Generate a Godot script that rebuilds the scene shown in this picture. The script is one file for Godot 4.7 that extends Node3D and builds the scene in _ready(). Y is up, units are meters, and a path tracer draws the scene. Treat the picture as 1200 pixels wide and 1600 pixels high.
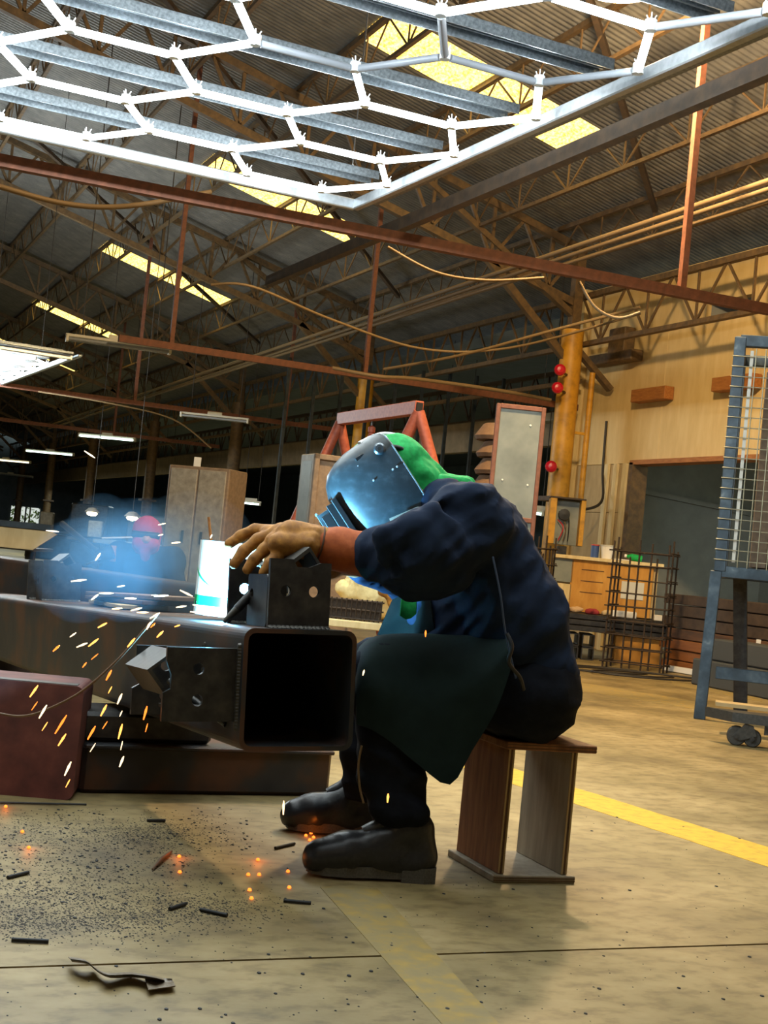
extends Node3D
# A welder at work in a steel workshop. World: x across the hall (towards the plywood wall), -z down the hall, y up.
const FOCAL := 2230.0
const PITCH := 0.033161
const ROLL := 0.098611
const YAW := 0.392699
const EYE := 0.77
var look := Basis(Vector3.UP, -YAW) * Basis(Vector3.RIGHT, PITCH) * Basis(Vector3.BACK, ROLL)
var flat := Basis(Vector3.UP, -YAW)
var used := {}
var M := {}
var rng := RandomNumberGenerator.new()

# ---------- pixel to place ----------
func ray(x: float, y: float) -> Vector3:
	return look * Vector3((x - 600.0) / FOCAL, -(y - 800.0) / FOCAL, -1.0)
func on_height(x: float, y: float, h: float) -> Vector3:
	var d := ray(x, y)
	return Vector3(0, EYE, 0) + d * ((h - EYE) / d.y)
func on_x(x: float, y: float, wx: float) -> Vector3:
	var d := ray(x, y)
	return Vector3(0, EYE, 0) + d * (wx / d.x)
func on_z(x: float, y: float, wz: float) -> Vector3:
	var d := ray(x, y)
	return Vector3(0, EYE, 0) + d * (wz / d.z)
func at(x: float, y: float, depth: float) -> Vector3:
	var d := ray(x, y)
	var fwd := flat * Vector3(0, 0, -1)
	return Vector3(0, EYE, 0) + d * (depth / d.dot(fwd))
func roof_y(x: float) -> float:
	return 6.82 - 0.28 * x

# ---------- mesh builder ----------
class MB:
	var v := PackedVector3Array()
	var n := PackedVector3Array()
	var u := PackedVector2Array()
	func tri(a: Vector3, b: Vector3, c: Vector3, na: Vector3, nb: Vector3, nc: Vector3, ua := Vector2.ZERO, ub := Vector2.ZERO, uc := Vector2.ZERO) -> void:
		# a, b, c run counter-clockwise seen from outside; Godot wants them clockwise
		v.append(a); v.append(c); v.append(b)
		n.append(na); n.append(nc); n.append(nb)
		u.append(ua); u.append(uc); u.append(ub)
	func quad(a: Vector3, b: Vector3, c: Vector3, d: Vector3) -> void:
		var nn := (b - a).cross(c - a)
		if nn.length() < 1e-12:
			nn = (c - a).cross(d - a)
		nn = nn.normalized()
		tri(a, b, c, nn, nn, nn, Vector2(0, 0), Vector2(1, 0), Vector2(1, 1))
		tri(a, c, d, nn, nn, nn, Vector2(0, 0), Vector2(1, 1), Vector2(0, 1))
	func squad(a: Vector3, b: Vector3, c: Vector3, d: Vector3, na: Vector3, nb: Vector3, nc: Vector3, nd: Vector3) -> void:
		tri(a, b, c, na, nb, nc, Vector2(0, 0), Vector2(1, 0), Vector2(1, 1))
		tri(a, c, d, na, nc, nd, Vector2(0, 0), Vector2(1, 1), Vector2(0, 1))
	func box(t: Transform3D, s: Vector3, bev := 0.0) -> MB:
		var h := s * 0.5
		var b := minf(bev, minf(h.x, minf(h.y, h.z)) * 0.8)
		if b <= 0.0:
			var p: Array[Vector3] = []
			for k in 8:
				p.append(t * Vector3(h.x if k & 1 else -h.x, h.y if k & 2 else -h.y, h.z if k & 4 else -h.z))
			quad(p[4], p[5], p[7], p[6]); quad(p[1], p[0], p[2], p[3])
			quad(p[5], p[1], p[3], p[7]); quad(p[0], p[4], p[6], p[2])
			quad(p[6], p[7], p[3], p[2]); quad(p[0], p[1], p[5], p[4])
			return self
		# chamfered: six faces, twelve edges, eight corners
		var i := h - Vector3(b, b, b)
		for ax in 3:
			for sg in [-1.0, 1.0]:
				var a1 := (ax + 1) % 3
				var a2 := (ax + 2) % 3
				var q: Array[Vector3] = []
				for c in [[-1.0, -1.0], [1.0, -1.0], [1.0, 1.0], [-1.0, 1.0]]:
					var w := Vector3.ZERO
					w[ax] = sg * h[ax]
					w[a1] = c[0] * i[a1]
					w[a2] = c[1] * i[a2]
					q.append(t * w)
				if sg > 0: quad(q[0], q[1], q[2], q[3])
				else: quad(q[3], q[2], q[1], q[0])
		for ax in 3:
			var a1 := (ax + 1) % 3
			var a2 := (ax + 2) % 3
			for s1 in [-1.0, 1.0]:
				for s2 in [-1.0, 1.0]:
					var q: Array[Vector3] = []
					for c in [[-1.0, 0], [1.0, 0], [1.0, 1], [-1.0, 1]]:
						var w := Vector3.ZERO
						w[ax] = c[0] * i[ax]
						w[a1] = s1 * (h[a1] if c[1] == 0 else i[a1])
						w[a2] = s2 * (i[a2] if c[1] == 0 else h[a2])
						q.append(t * w)
					var out: Vector3 = t.basis * (_axis(a1) * s1 + _axis(a2) * s2)
					if (q[1] - q[0]).cross(q[2] - q[0]).dot(out) > 0: quad(q[0], q[1], q[2], q[3])
					else: quad(q[3], q[2], q[1], q[0])
		for k in 8:
			var s1 := Vector3(1.0 if k & 1 else -1.0, 1.0 if k & 2 else -1.0, 1.0 if k & 4 else -1.0)
			var a := t * Vector3(s1.x * h.x, s1.y * i.y, s1.z * i.z)
			var bb := t * Vector3(s1.x * i.x, s1.y * h.y, s1.z * i.z)
			var c := t * Vector3(s1.x * i.x, s1.y * i.y, s1.z * h.z)
			var nn := (bb - a).cross(c - a).normalized()
			if nn.dot(t.basis * s1) > 0: tri(a, bb, c, nn, nn, nn)
			else: tri(a, c, bb, -nn, -nn, -nn)
		return self
	func _axis(k: int) -> Vector3:
		var w := Vector3.ZERO
		w[k] = 1.0
		return w
	# a square or flat bar from a to b; up gives the direction of its height h, w is its width
	func bar(a: Vector3, b: Vector3, w: float, h: float, up := Vector3.UP, bev := 0.0) -> MB:
		var z := (b - a).normalized()
		if absf(z.dot(up)) > 0.98:
			up = Vector3.RIGHT if absf(z.x) < 0.9 else Vector3.BACK
		var x := up.cross(z).normalized()
		return box(Transform3D(Basis(x, z.cross(x), z), (a + b) * 0.5), Vector3(w, h, (b - a).length()), bev)
	# round tube through points; radius may be a number or one for each point
	func tube(pts: Array, r, seg := 8, caps := true) -> MB:
		var rings: Array = []
		var norms: Array = []
		var side := Vector3.ZERO
		var m := pts.size()
		for k in m:
			var d: Vector3 = (pts[mini(k + 1, m - 1)] - pts[maxi(k - 1, 0)]).normalized()
			if side == Vector3.ZERO:
				side = d.cross(Vector3.UP if absf(d.y) < 0.9 else Vector3.RIGHT).normalized()
			side = (side - d * side.dot(d)).normalized()
			var up := d.cross(side)
			var rr: float = r[k] if r is Array else r
			var ring: Array[Vector3] = []
			var nr: Array[Vector3] = []
			for j in seg:
				var an := TAU * j / seg
				var o := side * cos(an) + up * sin(an)
				ring.append(pts[k] + o * rr)
				nr.append(o)
			rings.append(ring)
			norms.append(nr)
		for k in m - 1:
			for j in seg:
				var j2 := (j + 1) % seg
				squad(rings[k][j], rings[k][j2], rings[k + 1][j2], rings[k + 1][j], norms[k][j], norms[k][j2], norms[k + 1][j2], norms[k + 1][j])
		if caps:
			var d0: Vector3 = (pts[0] - pts[1]).normalized()
			var d1: Vector3 = (pts[m - 1] - pts[m - 2]).normalized()
			for j in seg:
				var j2 := (j + 1) % seg
				tri(pts[0], rings[0][j2], rings[0][j], d0, d0, d0)
				tri(pts[m - 1], rings[m - 1][j], rings[m - 1][j2], d1, d1, d1)
		return self
	# lathe about the y axis of t: profile of (radius, height) from bottom to top
	func lathe(t: Transform3D, prof: Array, seg := 20, sharp := true) -> MB:
		for k in prof.size() - 1:
			var p: Vector2 = prof[k]
			var q: Vector2 = prof[k + 1]
			var e := q - p
			var nn := Vector2(e.y, -e.x).normalized()
			for j in seg:
				var a0 := TAU * j / seg
				var a1 := TAU * (j + 1) / seg
				var d0 := Vector3(cos(a0), 0, -sin(a0))
				var d1 := Vector3(cos(a1), 0, -sin(a1))
				var n0 := (t.basis * (d0 * nn.x + Vector3.UP * nn.y)).normalized()
				var n1 := (t.basis * (d1 * nn.x + Vector3.UP * nn.y)).normalized()
				squad(t * (d0 * p.x + Vector3.UP * p.y), t * (d1 * p.x + Vector3.UP * p.y), t * (d1 * q.x + Vector3.UP * q.y), t * (d0 * q.x + Vector3.UP * q.y), n0, n1, n1, n0)
		return self
	# polygon (in the x-y plane of t, counter-clockwise) with round or other holes, drawn out along z by depth (centred)
	func plate(t: Transform3D, outer: PackedVector2Array, depth: float, holes: Array = []) -> MB:
		if Geometry2D.is_polygon_clockwise(outer):
			outer = outer.duplicate(); outer.reverse()
		var poly := outer.duplicate()
		for hh in holes:
			var hole: PackedVector2Array = hh
			if not Geometry2D.is_polygon_clockwise(hole):
				hole = hole.duplicate(); hole.reverse()
			var best := INF
			var bi := 0
			var bj := 0
			for i in poly.size():
				for j in hole.size():
					var dd := poly[i].distance_squared_to(hole[j])
					if dd < best:
						best = dd; bi = i; bj = j
			var np := PackedVector2Array()
			for i in bi + 1: np.append(poly[i])
			for j in hole.size() + 1: np.append(hole[(bj + j) % hole.size()])
			for i in range(bi, poly.size()): np.append(poly[i])
			poly = np
		var ids := Geometry2D.triangulate_polygon(poly)
		var nz := t.basis.z.normalized()
		for k in range(0, ids.size(), 3):
			var a := poly[ids[k]]
			var b := poly[ids[k + 1]]
			var c := poly[ids[k + 2]]
			if (b - a).cross(c - a) < 0:
				var sw := b
				b = c; c = sw
			tri(t * Vector3(a.x, a.y, depth * .5), t * Vector3(b.x, b.y, depth * .5), t * Vector3(c.x, c.y, depth * .5), nz, nz, nz, a, b, c)
			tri(t * Vector3(a.x, a.y, -depth * .5), t * Vector3(c.x, c.y, -depth * .5), t * Vector3(b.x, b.y, -depth * .5), -nz, -nz, -nz, a, c, b)
		var loops: Array = [outer]
		for hh in holes:
			var hole: PackedVector2Array = hh
			if not Geometry2D.is_polygon_clockwise(hole):
				hole = hole.duplicate(); hole.reverse()
			loops.append(hole)
		for lp in loops:
			for k in lp.size():
				var a: Vector2 = lp[k]
				var b: Vector2 = lp[(k + 1) % lp.size()]
				quad(t * Vector3(a.x, a.y, -depth * .5), t * Vector3(b.x, b.y, -depth * .5), t * Vector3(b.x, b.y, depth * .5), t * Vector3(a.x, a.y, depth * .5))
		return self
	# closed shell over a grid of points g[row][col], of the given thickness
	func sheet(g: Array, thick: float) -> MB:
		var R := g.size()
		var C: int = g[0].size()
		var nn: Array = []
		for i in R:
			var row: Array[Vector3] = []
			for j in C:
				var du: Vector3 = g[i][mini(j + 1, C - 1)] - g[i][maxi(j - 1, 0)]
				var dv: Vector3 = g[mini(i + 1, R - 1)][j] - g[maxi(i - 1, 0)][j]
				row.append(du.cross(dv).normalized())
			nn.append(row)
		var f := thick * .5
		for i in R - 1:
			for j in C - 1:
				var a: Vector3 = g[i][j]; var b: Vector3 = g[i][j + 1]; var c: Vector3 = g[i + 1][j + 1]; var d: Vector3 = g[i + 1][j]
				var na: Vector3 = nn[i][j]; var nb: Vector3 = nn[i][j + 1]; var nc: Vector3 = nn[i + 1][j + 1]; var nd: Vector3 = nn[i + 1][j]
				squad(a + na * f, b + nb * f, c + nc * f, d + nd * f, na, nb, nc, nd)
				squad(d - nd * f, c - nc * f, b - nb * f, a - na * f, -nd, -nc, -nb, -na)
		for j in C - 1:
			quad(g[0][j] - nn[0][j] * f, g[0][j + 1] - nn[0][j + 1] * f, g[0][j + 1] + nn[0][j + 1] * f, g[0][j] + nn[0][j] * f)
			quad(g[R - 1][j + 1] - nn[R - 1][j + 1] * f, g[R - 1][j] - nn[R - 1][j] * f, g[R - 1][j] + nn[R - 1][j] * f, g[R - 1][j + 1] + nn[R - 1][j + 1] * f)
		for i in R - 1:
			quad(g[i + 1][0] - nn[i + 1][0] * f, g[i][0] - nn[i][0] * f, g[i][0] + nn[i][0] * f, g[i + 1][0] + nn[i + 1][0] * f)
			quad(g[i][C - 1] - nn[i][C - 1] * f, g[i + 1][C - 1] - nn[i + 1][C - 1] * f, g[i + 1][C - 1] + nn[i + 1][C - 1] * f, g[i][C - 1] + nn[i][C - 1] * f)
		return self
	func mesh() -> ArrayMesh:
		var arr := []
		arr.resize(Mesh.ARRAY_MAX)
		arr[Mesh.ARRAY_VERTEX] = v
		arr[Mesh.ARRAY_NORMAL] = n
		arr[Mesh.ARRAY_TEX_UV] = u
		var m := ArrayMesh.new()
		m.add_surface_from_arrays(Mesh.PRIMITIVE_TRIANGLES, arr)
		return m

func mb() -> MB:
	return MB.new()
func T(p: Vector3, b := Basis()) -> Transform3D:
	return Transform3D(b, p)
func ring2(c: Vector2, r: float, seg := 14) -> PackedVector2Array:
	var p := PackedVector2Array()
	for k in seg:
		p.append(c + Vector2(cos(TAU * k / seg), sin(TAU * k / seg)) * r)
	return p
func rect2(x0: float, y0: float, x1: float, y1: float, r := 0.0, seg := 4) -> PackedVector2Array:
	if r <= 0.0:
		return PackedVector2Array([Vector2(x0, y0), Vector2(x1, y0), Vector2(x1, y1), Vector2(x0, y1)])
	var p := PackedVector2Array()
	var cs := [Vector2(x1 - r, y0 + r), Vector2(x1 - r, y1 - r), Vector2(x0 + r, y1 - r), Vector2(x0 + r, y0 + r)]
	for q in 4:
		for k in seg + 1:
			var a := -PI / 2 + PI / 2 * q + PI / 2 * k / seg
			p.append(cs[q] + Vector2(cos(a), sin(a)) * r)
	return p
func curve(pts: Array, sub := 6) -> Array:
	var out := []
	for k in pts.size() - 1:
		var p0: Vector3 = pts[maxi(k - 1, 0)]
		var p1: Vector3 = pts[k]
		var p2: Vector3 = pts[k + 1]
		var p3: Vector3 = pts[mini(k + 2, pts.size() - 1)]
		for s in sub:
			out.append(p1.cubic_interpolate(p2, p0, p3, float(s) / sub))
	out.append(pts[-1])
	return out

# ---------- nodes ----------
func numbered(called: String) -> String:
	if not used.has(called):
		used[called] = 0
		return called
	used[called] += 1
	return "%s_%03d" % [called, used[called]]
func tag(o: Node3D, label: String, category: String, group := "", kind := "") -> Node3D:
	o.set_meta("label", label)
	o.set_meta("category", category)
	if group: o.set_meta("group", group)
	if kind: o.set_meta("kind", kind)
	return o
func thing(called: String, label: String, category: String, where := Vector3.ZERO, basis_ := Basis(), group := "", kind := "") -> Node3D:
	var o := Node3D.new()
	o.name = numbered(called)
	add_child(o)
	o.transform = Transform3D(basis_, where)
	return tag(o, label, category, group, kind)
func part(parent: Node3D, called: String, mesh_, material: Material, t := Transform3D(), label := "") -> MeshInstance3D:
	var o := MeshInstance3D.new()
	o.name = called
	o.mesh = mesh_.mesh() if mesh_ is MB else mesh_
	o.material_override = material
	parent.add_child(o, true)
	o.transform = t
	if label: o.set_meta("label", label)
	return o
func single(called: String, mesh_, material: Material, label: String, category: String, group := "", kind := "", t := Transform3D()) -> MeshInstance3D:
	var o := part(self, numbered(called), mesh_, material, t)
	tag(o, label, category, group, kind)
	return o
func copy_of(o: Node3D, t: Transform3D, label: String, called := "") -> Node3D:
	var c: Node3D = o.duplicate()
	c.name = numbered(called if called else str(o.name))
	add_child(c)
	c.transform = t
	c.set_meta("label", label)
	return c

# ---------- materials ----------
var noise_seed := 1
func ramp_noise(cols: Array, freq: float, octaves := 4, size := 256, kind := FastNoiseLite.TYPE_SIMPLEX_SMOOTH, stretch := false) -> NoiseTexture2D:
	var f := FastNoiseLite.new()
	noise_seed += 7
	f.seed = noise_seed
	f.noise_type = kind
	f.frequency = freq
	f.fractal_octaves = octaves
	f.fractal_gain = 0.6
	var t := NoiseTexture2D.new()
	t.width = size
	t.height = size
	t.seamless = true
	t.noise = f
	var g := Gradient.new()
	var offs := PackedFloat32Array()
	var cc := PackedColorArray()
	for k in cols.size():
		offs.append(cols[k][0]); cc.append(cols[k][1])
	g.offsets = offs
	g.colors = cc
	t.color_ramp = g
	return t
func hx(s: String) -> Color:
	return Color.html(s)
func plain(c: String, rough := 0.6, metal := 0.0) -> StandardMaterial3D:
	var m := StandardMaterial3D.new()
	m.albedo_color = hx(c)
	m.roughness = rough
	m.metallic = metal
	return m
# mottled surface: colours at the given places of a noise, tile in metres
func mottled(cols: Array, tile := 1.0, freq := 0.02, rough := 0.6, metal := 0.0, world := false, stretch := Vector3.ONE) -> StandardMaterial3D:
	var m := StandardMaterial3D.new()
	m.albedo_texture = ramp_noise(cols, freq)
	m.uv1_triplanar = true
	m.uv1_world_triplanar = world
	m.uv1_scale = stretch / tile
	m.roughness = rough
	m.metallic = metal
	return m
func bumpy(m: StandardMaterial3D, freq := 0.05, cm := 0.1) -> StandardMaterial3D:
	m.heightmap_enabled = true
	m.heightmap_texture = ramp_noise([[0.0, Color.BLACK], [1.0, Color.WHITE]], freq)
	m.heightmap_scale = cm
	return m
func glow(c: String, energy: float) -> StandardMaterial3D:
	var m := StandardMaterial3D.new()
	m.albedo_color = hx(c)
	m.emission_enabled = true
	m.emission = hx(c)
	m.emission_energy_multiplier = energy
	return m
func omni(where: Vector3, c: Color, energy: float, size := 0.05, reach := 60.0, parent: Node3D = self) -> void:
	var l := OmniLight3D.new()
	l.name = "lamp_light"
	l.light_color = c
	l.light_energy = energy
	l.light_size = size
	l.omni_range = reach
	l.omni_attenuation = 2.0
	l.shadow_enabled = true
	parent.add_child(l, true)
	l.position = where
func area(t: Transform3D, size: Vector2, c: Color, energy: float, parent: Node3D = self) -> void:
	var l := AreaLight3D.new()
	l.name = "lamp_light"
	l.light_color = c
	l.light_energy = energy
	l.area_size = size
	l.area_range = 60.0
	l.area_attenuation = 2.0
	l.area_normalize_energy = true
	l.shadow_enabled = true
	parent.add_child(l, true)
	l.transform = t

# ---------- one smooth skin round tapered bones ----------
# bones: [a, b, radius at a, radius at b]; the field is their smooth minimum, meshed as surface nets
func skin(bones: Array, cell: float, k: float, wrinkle := 0.0, wfreq := 6.0, wstretch := Vector3.ONE, floor_y := -INF, wturn := 0.0) -> MB:
	var twist := flat * Basis(Vector3.BACK, wturn) * flat.inverse()
	var lo := Vector3(INF, INF, INF)
	var hi := -lo
	for b in bones:
		var r: float = maxf(b[2], b[3]) + cell * 3.0 + wrinkle
		for e in 2:
			var p: Vector3 = b[e]
			lo = lo.min(p - Vector3(r, r, r))
			hi = hi.max(p + Vector3(r, r, r))
	var nx := int((hi.x - lo.x) / cell) + 2
	var ny := int((hi.y - lo.y) / cell) + 2
	var nz := int((hi.z - lo.z) / cell) + 2
	var f := PackedFloat32Array()
	f.resize(nx * ny * nz)
	f.fill(1.0)
	var sy := nx
	var sz := nx * ny
	for b in bones:
		var a: Vector3 = b[0]
		var e: Vector3 = b[1]
		var ra: float = b[2]
		var rb: float = b[3]
		var ab := e - a
		var inv := 1.0 / maxf(ab.length_squared(), 1e-9)
		var pad := maxf(ra, rb) + k + cell * 2.5 + wrinkle
		var p0 := (a.min(e) - Vector3(pad, pad, pad) - lo) / cell
		var p1 := (a.max(e) + Vector3(pad, pad, pad) - lo) / cell
		for iz in range(maxi(int(p0.z), 0), mini(int(p1.z) + 1, nz)):
			for iy in range(maxi(int(p0.y), 0), mini(int(p1.y) + 1, ny)):
				var row := iz * sz + iy * sy
				for ix in range(maxi(int(p0.x), 0), mini(int(p1.x) + 1, nx)):
					var p := lo + Vector3(ix, iy, iz) * cell
					var t := clampf((p - a).dot(ab) * inv, 0.0, 1.0)
					var d := p.distance_to(a + ab * t) - (ra + (rb - ra) * t)
					var o := f[row + ix]
					var h := maxf(k - absf(o - d), 0.0) / k
					f[row + ix] = minf(o, d) - h * h * k * 0.25
	if wrinkle > 0.0 or floor_y > -100.0:
		var nse := FastNoiseLite.new()
		nse.seed = 5
		nse.frequency = wfreq
		nse.noise_type = FastNoiseLite.TYPE_SIMPLEX_SMOOTH
		nse.fractal_type = FastNoiseLite.FRACTAL_RIDGED
		nse.fractal_octaves = 2
		for iz in nz:
			for iy in ny:
				for ix in nx:
					var id := iz * sz + iy * sy + ix
					if absf(f[id]) < wrinkle * 2.0 + cell * 2.0:
						var p := lo + Vector3(ix, iy, iz) * cell
						if wrinkle > 0.0:
							f[id] -= wrinkle * nse.get_noise_3dv((flat.inverse() * (twist * p)) * wstretch)
						f[id] = maxf(f[id], floor_y - p.y)
	var vid := {}
	var pos: Array[Vector3] = []
	var off := [0, 1, sy, sy + 1, sz, sz + 1, sz + sy, sz + sy + 1]
	var ed := [[0, 1], [2, 3], [4, 5], [6, 7], [0, 2], [1, 3], [4, 6], [5, 7], [0, 4], [1, 5], [2, 6], [3, 7]]
	for iz in nz - 1:
		for iy in ny - 1:
			for ix in nx - 1:
				var id := iz * sz + iy * sy + ix
				var s0 := f[id] < 0.0
				var mixed := false
				if absf(f[id]) > cell * 2.0 + wrinkle: continue
				for q in range(1, 8):
					if (f[id + off[q]] < 0.0) != s0:
						mixed = true
						break
				if not mixed: continue
				var sum := Vector3.ZERO
				var cnt := 0
				for e in ed:
					var fa := f[id + off[e[0]]]
					var fb := f[id + off[e[1]]]
					if (fa < 0.0) != (fb < 0.0):
						var t := fa / (fa - fb)
						var ca := Vector3(e[0] & 1, (e[0] >> 1) & 1, e[0] >> 2)
						var cb := Vector3(e[1] & 1, (e[1] >> 1) & 1, e[1] >> 2)
						sum += ca.lerp(cb, t)
						cnt += 1
				vid[id] = pos.size()
				pos.append(lo + (Vector3(ix, iy, iz) + sum / cnt) * cell)
	var faces := PackedInt32Array()
	for id in vid:
		var s := f[id] < 0.0
		for ax in 3:
			var da: int = [1, sy, sz][ax]
			var db: int = [sy, sz, 1][ax]
			var dc: int = [sz, 1, sy][ax]
			if id + da < f.size() and (f[id + da] < 0.0) != s and vid.has(id - db) and vid.has(id - dc) and vid.has(id - db - dc):
				var q := [vid[id], vid[id - db], vid[id - db - dc], vid[id - dc]]
				if not s: q.reverse()
				faces.append_array([q[0], q[1], q[2], q[0], q[2], q[3]])
	var nor: Array[Vector3] = []
	nor.resize(pos.size())
	nor.fill(Vector3.ZERO)
	for i in range(0, faces.size(), 3):
		var nn := (pos[faces[i + 1]] - pos[faces[i]]).cross(pos[faces[i + 2]] - pos[faces[i]])
		for j in 3: nor[faces[i + j]] += nn
	var m := mb()
	for i in range(0, faces.size(), 3):
		m.tri(pos[faces[i]], pos[faces[i + 1]], pos[faces[i + 2]], nor[faces[i]].normalized(), nor[faces[i + 1]].normalized(), nor[faces[i + 2]].normalized())
	return m

func make_materials() -> void:
	# floor: worn concrete, a coarse and a fine layer
	var fl := mottled([[0.0, hx("6e5f40")], [0.35, hx("8a7a51")], [0.6, hx("9c8a60")], [1.0, hx("b09d72")]], 2.6, 0.012, 0.55, 0.0, true)
	fl.detail_enabled = true
	fl.detail_blend_mode = BaseMaterial3D.BLEND_MODE_MUL
	fl.detail_uv_layer = BaseMaterial3D.DETAIL_UV_2
	fl.detail_albedo = ramp_noise([[0.0, hx("b5b0a0")], [0.3, hx("d8d3c4")], [0.5, hx("f0ece0")], [1.0, hx("ffffff")]], 0.02, 6, 512)
	fl.uv2_triplanar = true
	fl.uv2_world_triplanar = true
	fl.uv2_scale = Vector3(0.9, 0.9, 1.4)
	fl.metallic_specular = 0.5
	bumpy(fl, 0.06, 0.05)
	M.floor = fl
	M.joint = plain("241f18", 0.95)
	M.line = mottled([[0.0, hx("a3862c")], [0.4, hx("d2a526")], [1.0, hx("e3b52c")]], 0.5, 0.03, 0.6, 0.0, true)
	M.line_worn = mottled([[0.0, hx("85764e")], [0.5, hx("8f7d4e")], [0.68, hx("988044")], [1.0, hx("a98a38")]], 0.6, 0.03, 0.7, 0.0, true)
	M.roof = mottled([[0.0, hx("5a5956")], [0.5, hx("716f6b")], [1.0, hx("86837b")]], 1.7, 0.02, 0.55, 0.15)
	M.truss = mottled([[0.0, hx("4c3d2b")], [0.5, hx("634e33")], [1.0, hx("785d38")]], 0.8, 0.03, 0.65, 0.1)
	M.truss_dark = mottled([[0.0, hx("3b3129")], [1.0, hx("5a4836")]], 0.8, 0.03, 0.7, 0.1)
	M.rust_bar = mottled([[0.0, hx("5a3626")], [1.0, hx("7d4c36")]], 0.5, 0.03, 0.7, 0.1)
	M.column = mottled([[0.0, hx("9c6f1c")], [0.5, hx("c58e22")], [1.0, hx("d29a2c")]], 0.9, 0.02, 0.5)
	M.fascia = mottled([[0.0, hx("6b5f4b")], [1.0, hx("857660")]], 1.5, 0.02, 0.8)
	M.dark_wall = mottled([[0.0, hx("5a666c")], [1.0, hx("6d797f")]], 2.0, 0.02, 0.8)
	M.ply = bumpy(mottled([[0.0, hx("cfb074")], [0.5, hx("d8ba7e")], [1.0, hx("dfc48b")]], 0.9, 0.02, 0.65, 0.0, false, Vector3(1, 0.25, 1)), 0.06, 0.03)
	M.ply_pale = mottled([[0.0, hx("c7b07c")], [1.0, hx("e0cd9d")]], 0.5, 0.03, 0.65, 0.0, false, Vector3(1, 0.2, 1))
	M.ply_dull = mottled([[0.0, hx("a38a5c")], [1.0, hx("bda476")]], 0.7, 0.02, 0.7, 0.0, false, Vector3(1, 0.3, 1))
	M.ply_ochre = mottled([[0.0, hx("a9752a")], [0.5, hx("bd8634")], [1.0, hx("cd9a48")]], 0.7, 0.02, 0.7, 0.0, false, Vector3(1, 0.3, 1))
	M.stool = bumpy(mottled([[0.0, hx("6e4527")], [0.5, hx("8a5a33")], [1.0, hx("a06c3f")]], 0.3, 0.03, 0.7, 0.0, false, Vector3(1, 0.15, 1)), 0.08, 0.02)
	M.stool_grey = mottled([[0.0, hx("857a66")], [1.0, hx("a69a82")]], 0.3, 0.03, 0.7, 0.0, false, Vector3(1, 0.15, 1))
	M.can = plain("e9efe9", 0.45)
	M.can_green = plain("0f9a55", 0.45)
	M.strip = mottled([[0.0, hx("5d5142")], [1.0, hx("8e7f66")]], 0.1, 0.05, 0.45)
	M.sack = mottled([[0.0, hx("cbb277")], [1.0, hx("ead79c")]], 0.3, 0.03, 0.8)
	M.glove = bumpy(mottled([[0.0, hx("6b4418")], [0.45, hx("96621f")], [0.8, hx("b57c2e")], [1.0, hx("c08c42")]], 0.22, 0.03, 0.75), 0.1, 0.02)
	M.navy = bumpy(mottled([[0.0, hx("172032")], [0.5, hx("1c273b")], [1.0, hx("223046")]], 0.7, 0.02, 0.85), 0.15, 0.03)
	M.navy_dark = bumpy(mottled([[0.0, hx("0f1219")], [1.0, hx("191d26")]], 0.3, 0.03, 0.9), 0.15, 0.03)
	M.navy_light = plain("3d4f6b", 0.8)
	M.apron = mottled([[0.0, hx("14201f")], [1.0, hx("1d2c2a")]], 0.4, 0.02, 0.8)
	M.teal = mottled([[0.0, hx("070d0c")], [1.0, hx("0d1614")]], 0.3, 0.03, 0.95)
	M.gauntlet = bumpy(mottled([[0.0, hx("8a4018")], [0.5, hx("a9521f")], [1.0, hx("b9632a")]], 0.2, 0.03, 0.8), 0.12, 0.02)
	M.leather = bumpy(mottled([[0.0, hx("191b1f")], [1.0, hx("2d2e31")]], 0.15, 0.04, 0.36), 0.1, 0.02)
	M.rubber_sole = mottled([[0.0, hx("47443d")], [1.0, hx("66625a")]], 0.1, 0.05, 0.75)
	M.helmet = mottled([[0.0, hx("2b3235")], [0.55, hx("363f43")], [1.0, hx("566063")]], 0.3, 0.03, 0.42)
	M.helmet_edge = plain("8f9a9c", 0.35)
	M.plate = plain("b9c3b6", 0.4)
	M.red_cloth = mottled([[0.0, hx("8d1f35")], [1.0, hx("b93350")]], 0.15, 0.04, 0.85)
	M.skin = plain("b07a55", 0.6)
	M.block = mottled([[0.0, hx("8c5526")], [1.0, hx("b3763a")]], 0.25, 0.03, 0.7, 0.0, false, Vector3(1, 1, 0.2))
	M.grey_room = mottled([[0.0, hx("858783")], [1.0, hx("979994")]], 2.0, 0.02, 0.8)
	M.grey_dark = plain("3a3c3b", 0.7)
	M.skylight = glow("ffcf3c", 1.0)
	M.skylight.emission_texture = ramp_noise([[0.0, hx("6e4a10")], [0.22, hx("d9a93a")], [0.4, hx("ffe58a")], [0.7, hx("fff6cc")], [1.0, hx("fffdf0")]], 0.06, 4)
	M.skylight.emission_operator = BaseMaterial3D.EMISSION_OP_MULTIPLY
	M.skylight.emission = hx("fff3c0")
	M.skylight.emission_energy_multiplier = 2.6
	M.skylight.uv1_triplanar = true
	M.skylight.uv1_scale = Vector3(1.4, 1.4, 1.4)
	M.tube_cool = glow("f0fdff", 6.0)
	M.tube_green = glow("e4fff4", 4.0)
	M.tube_warm = glow("fff0c8", 3.5)
	M.tube_off = plain("868b93", 0.35)
	M.galv = bumpy(mottled([[0.0, hx("5f666c")], [0.5, hx("7d858b")], [1.0, hx("9aa2a8")]], 0.35, 0.06, 0.36, 0.85), 0.1, 0.01)
	M.alu = mottled([[0.0, hx("9fa5ab")], [1.0, hx("bcc2c7")]], 0.4, 0.03, 0.32, 0.8)
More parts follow.
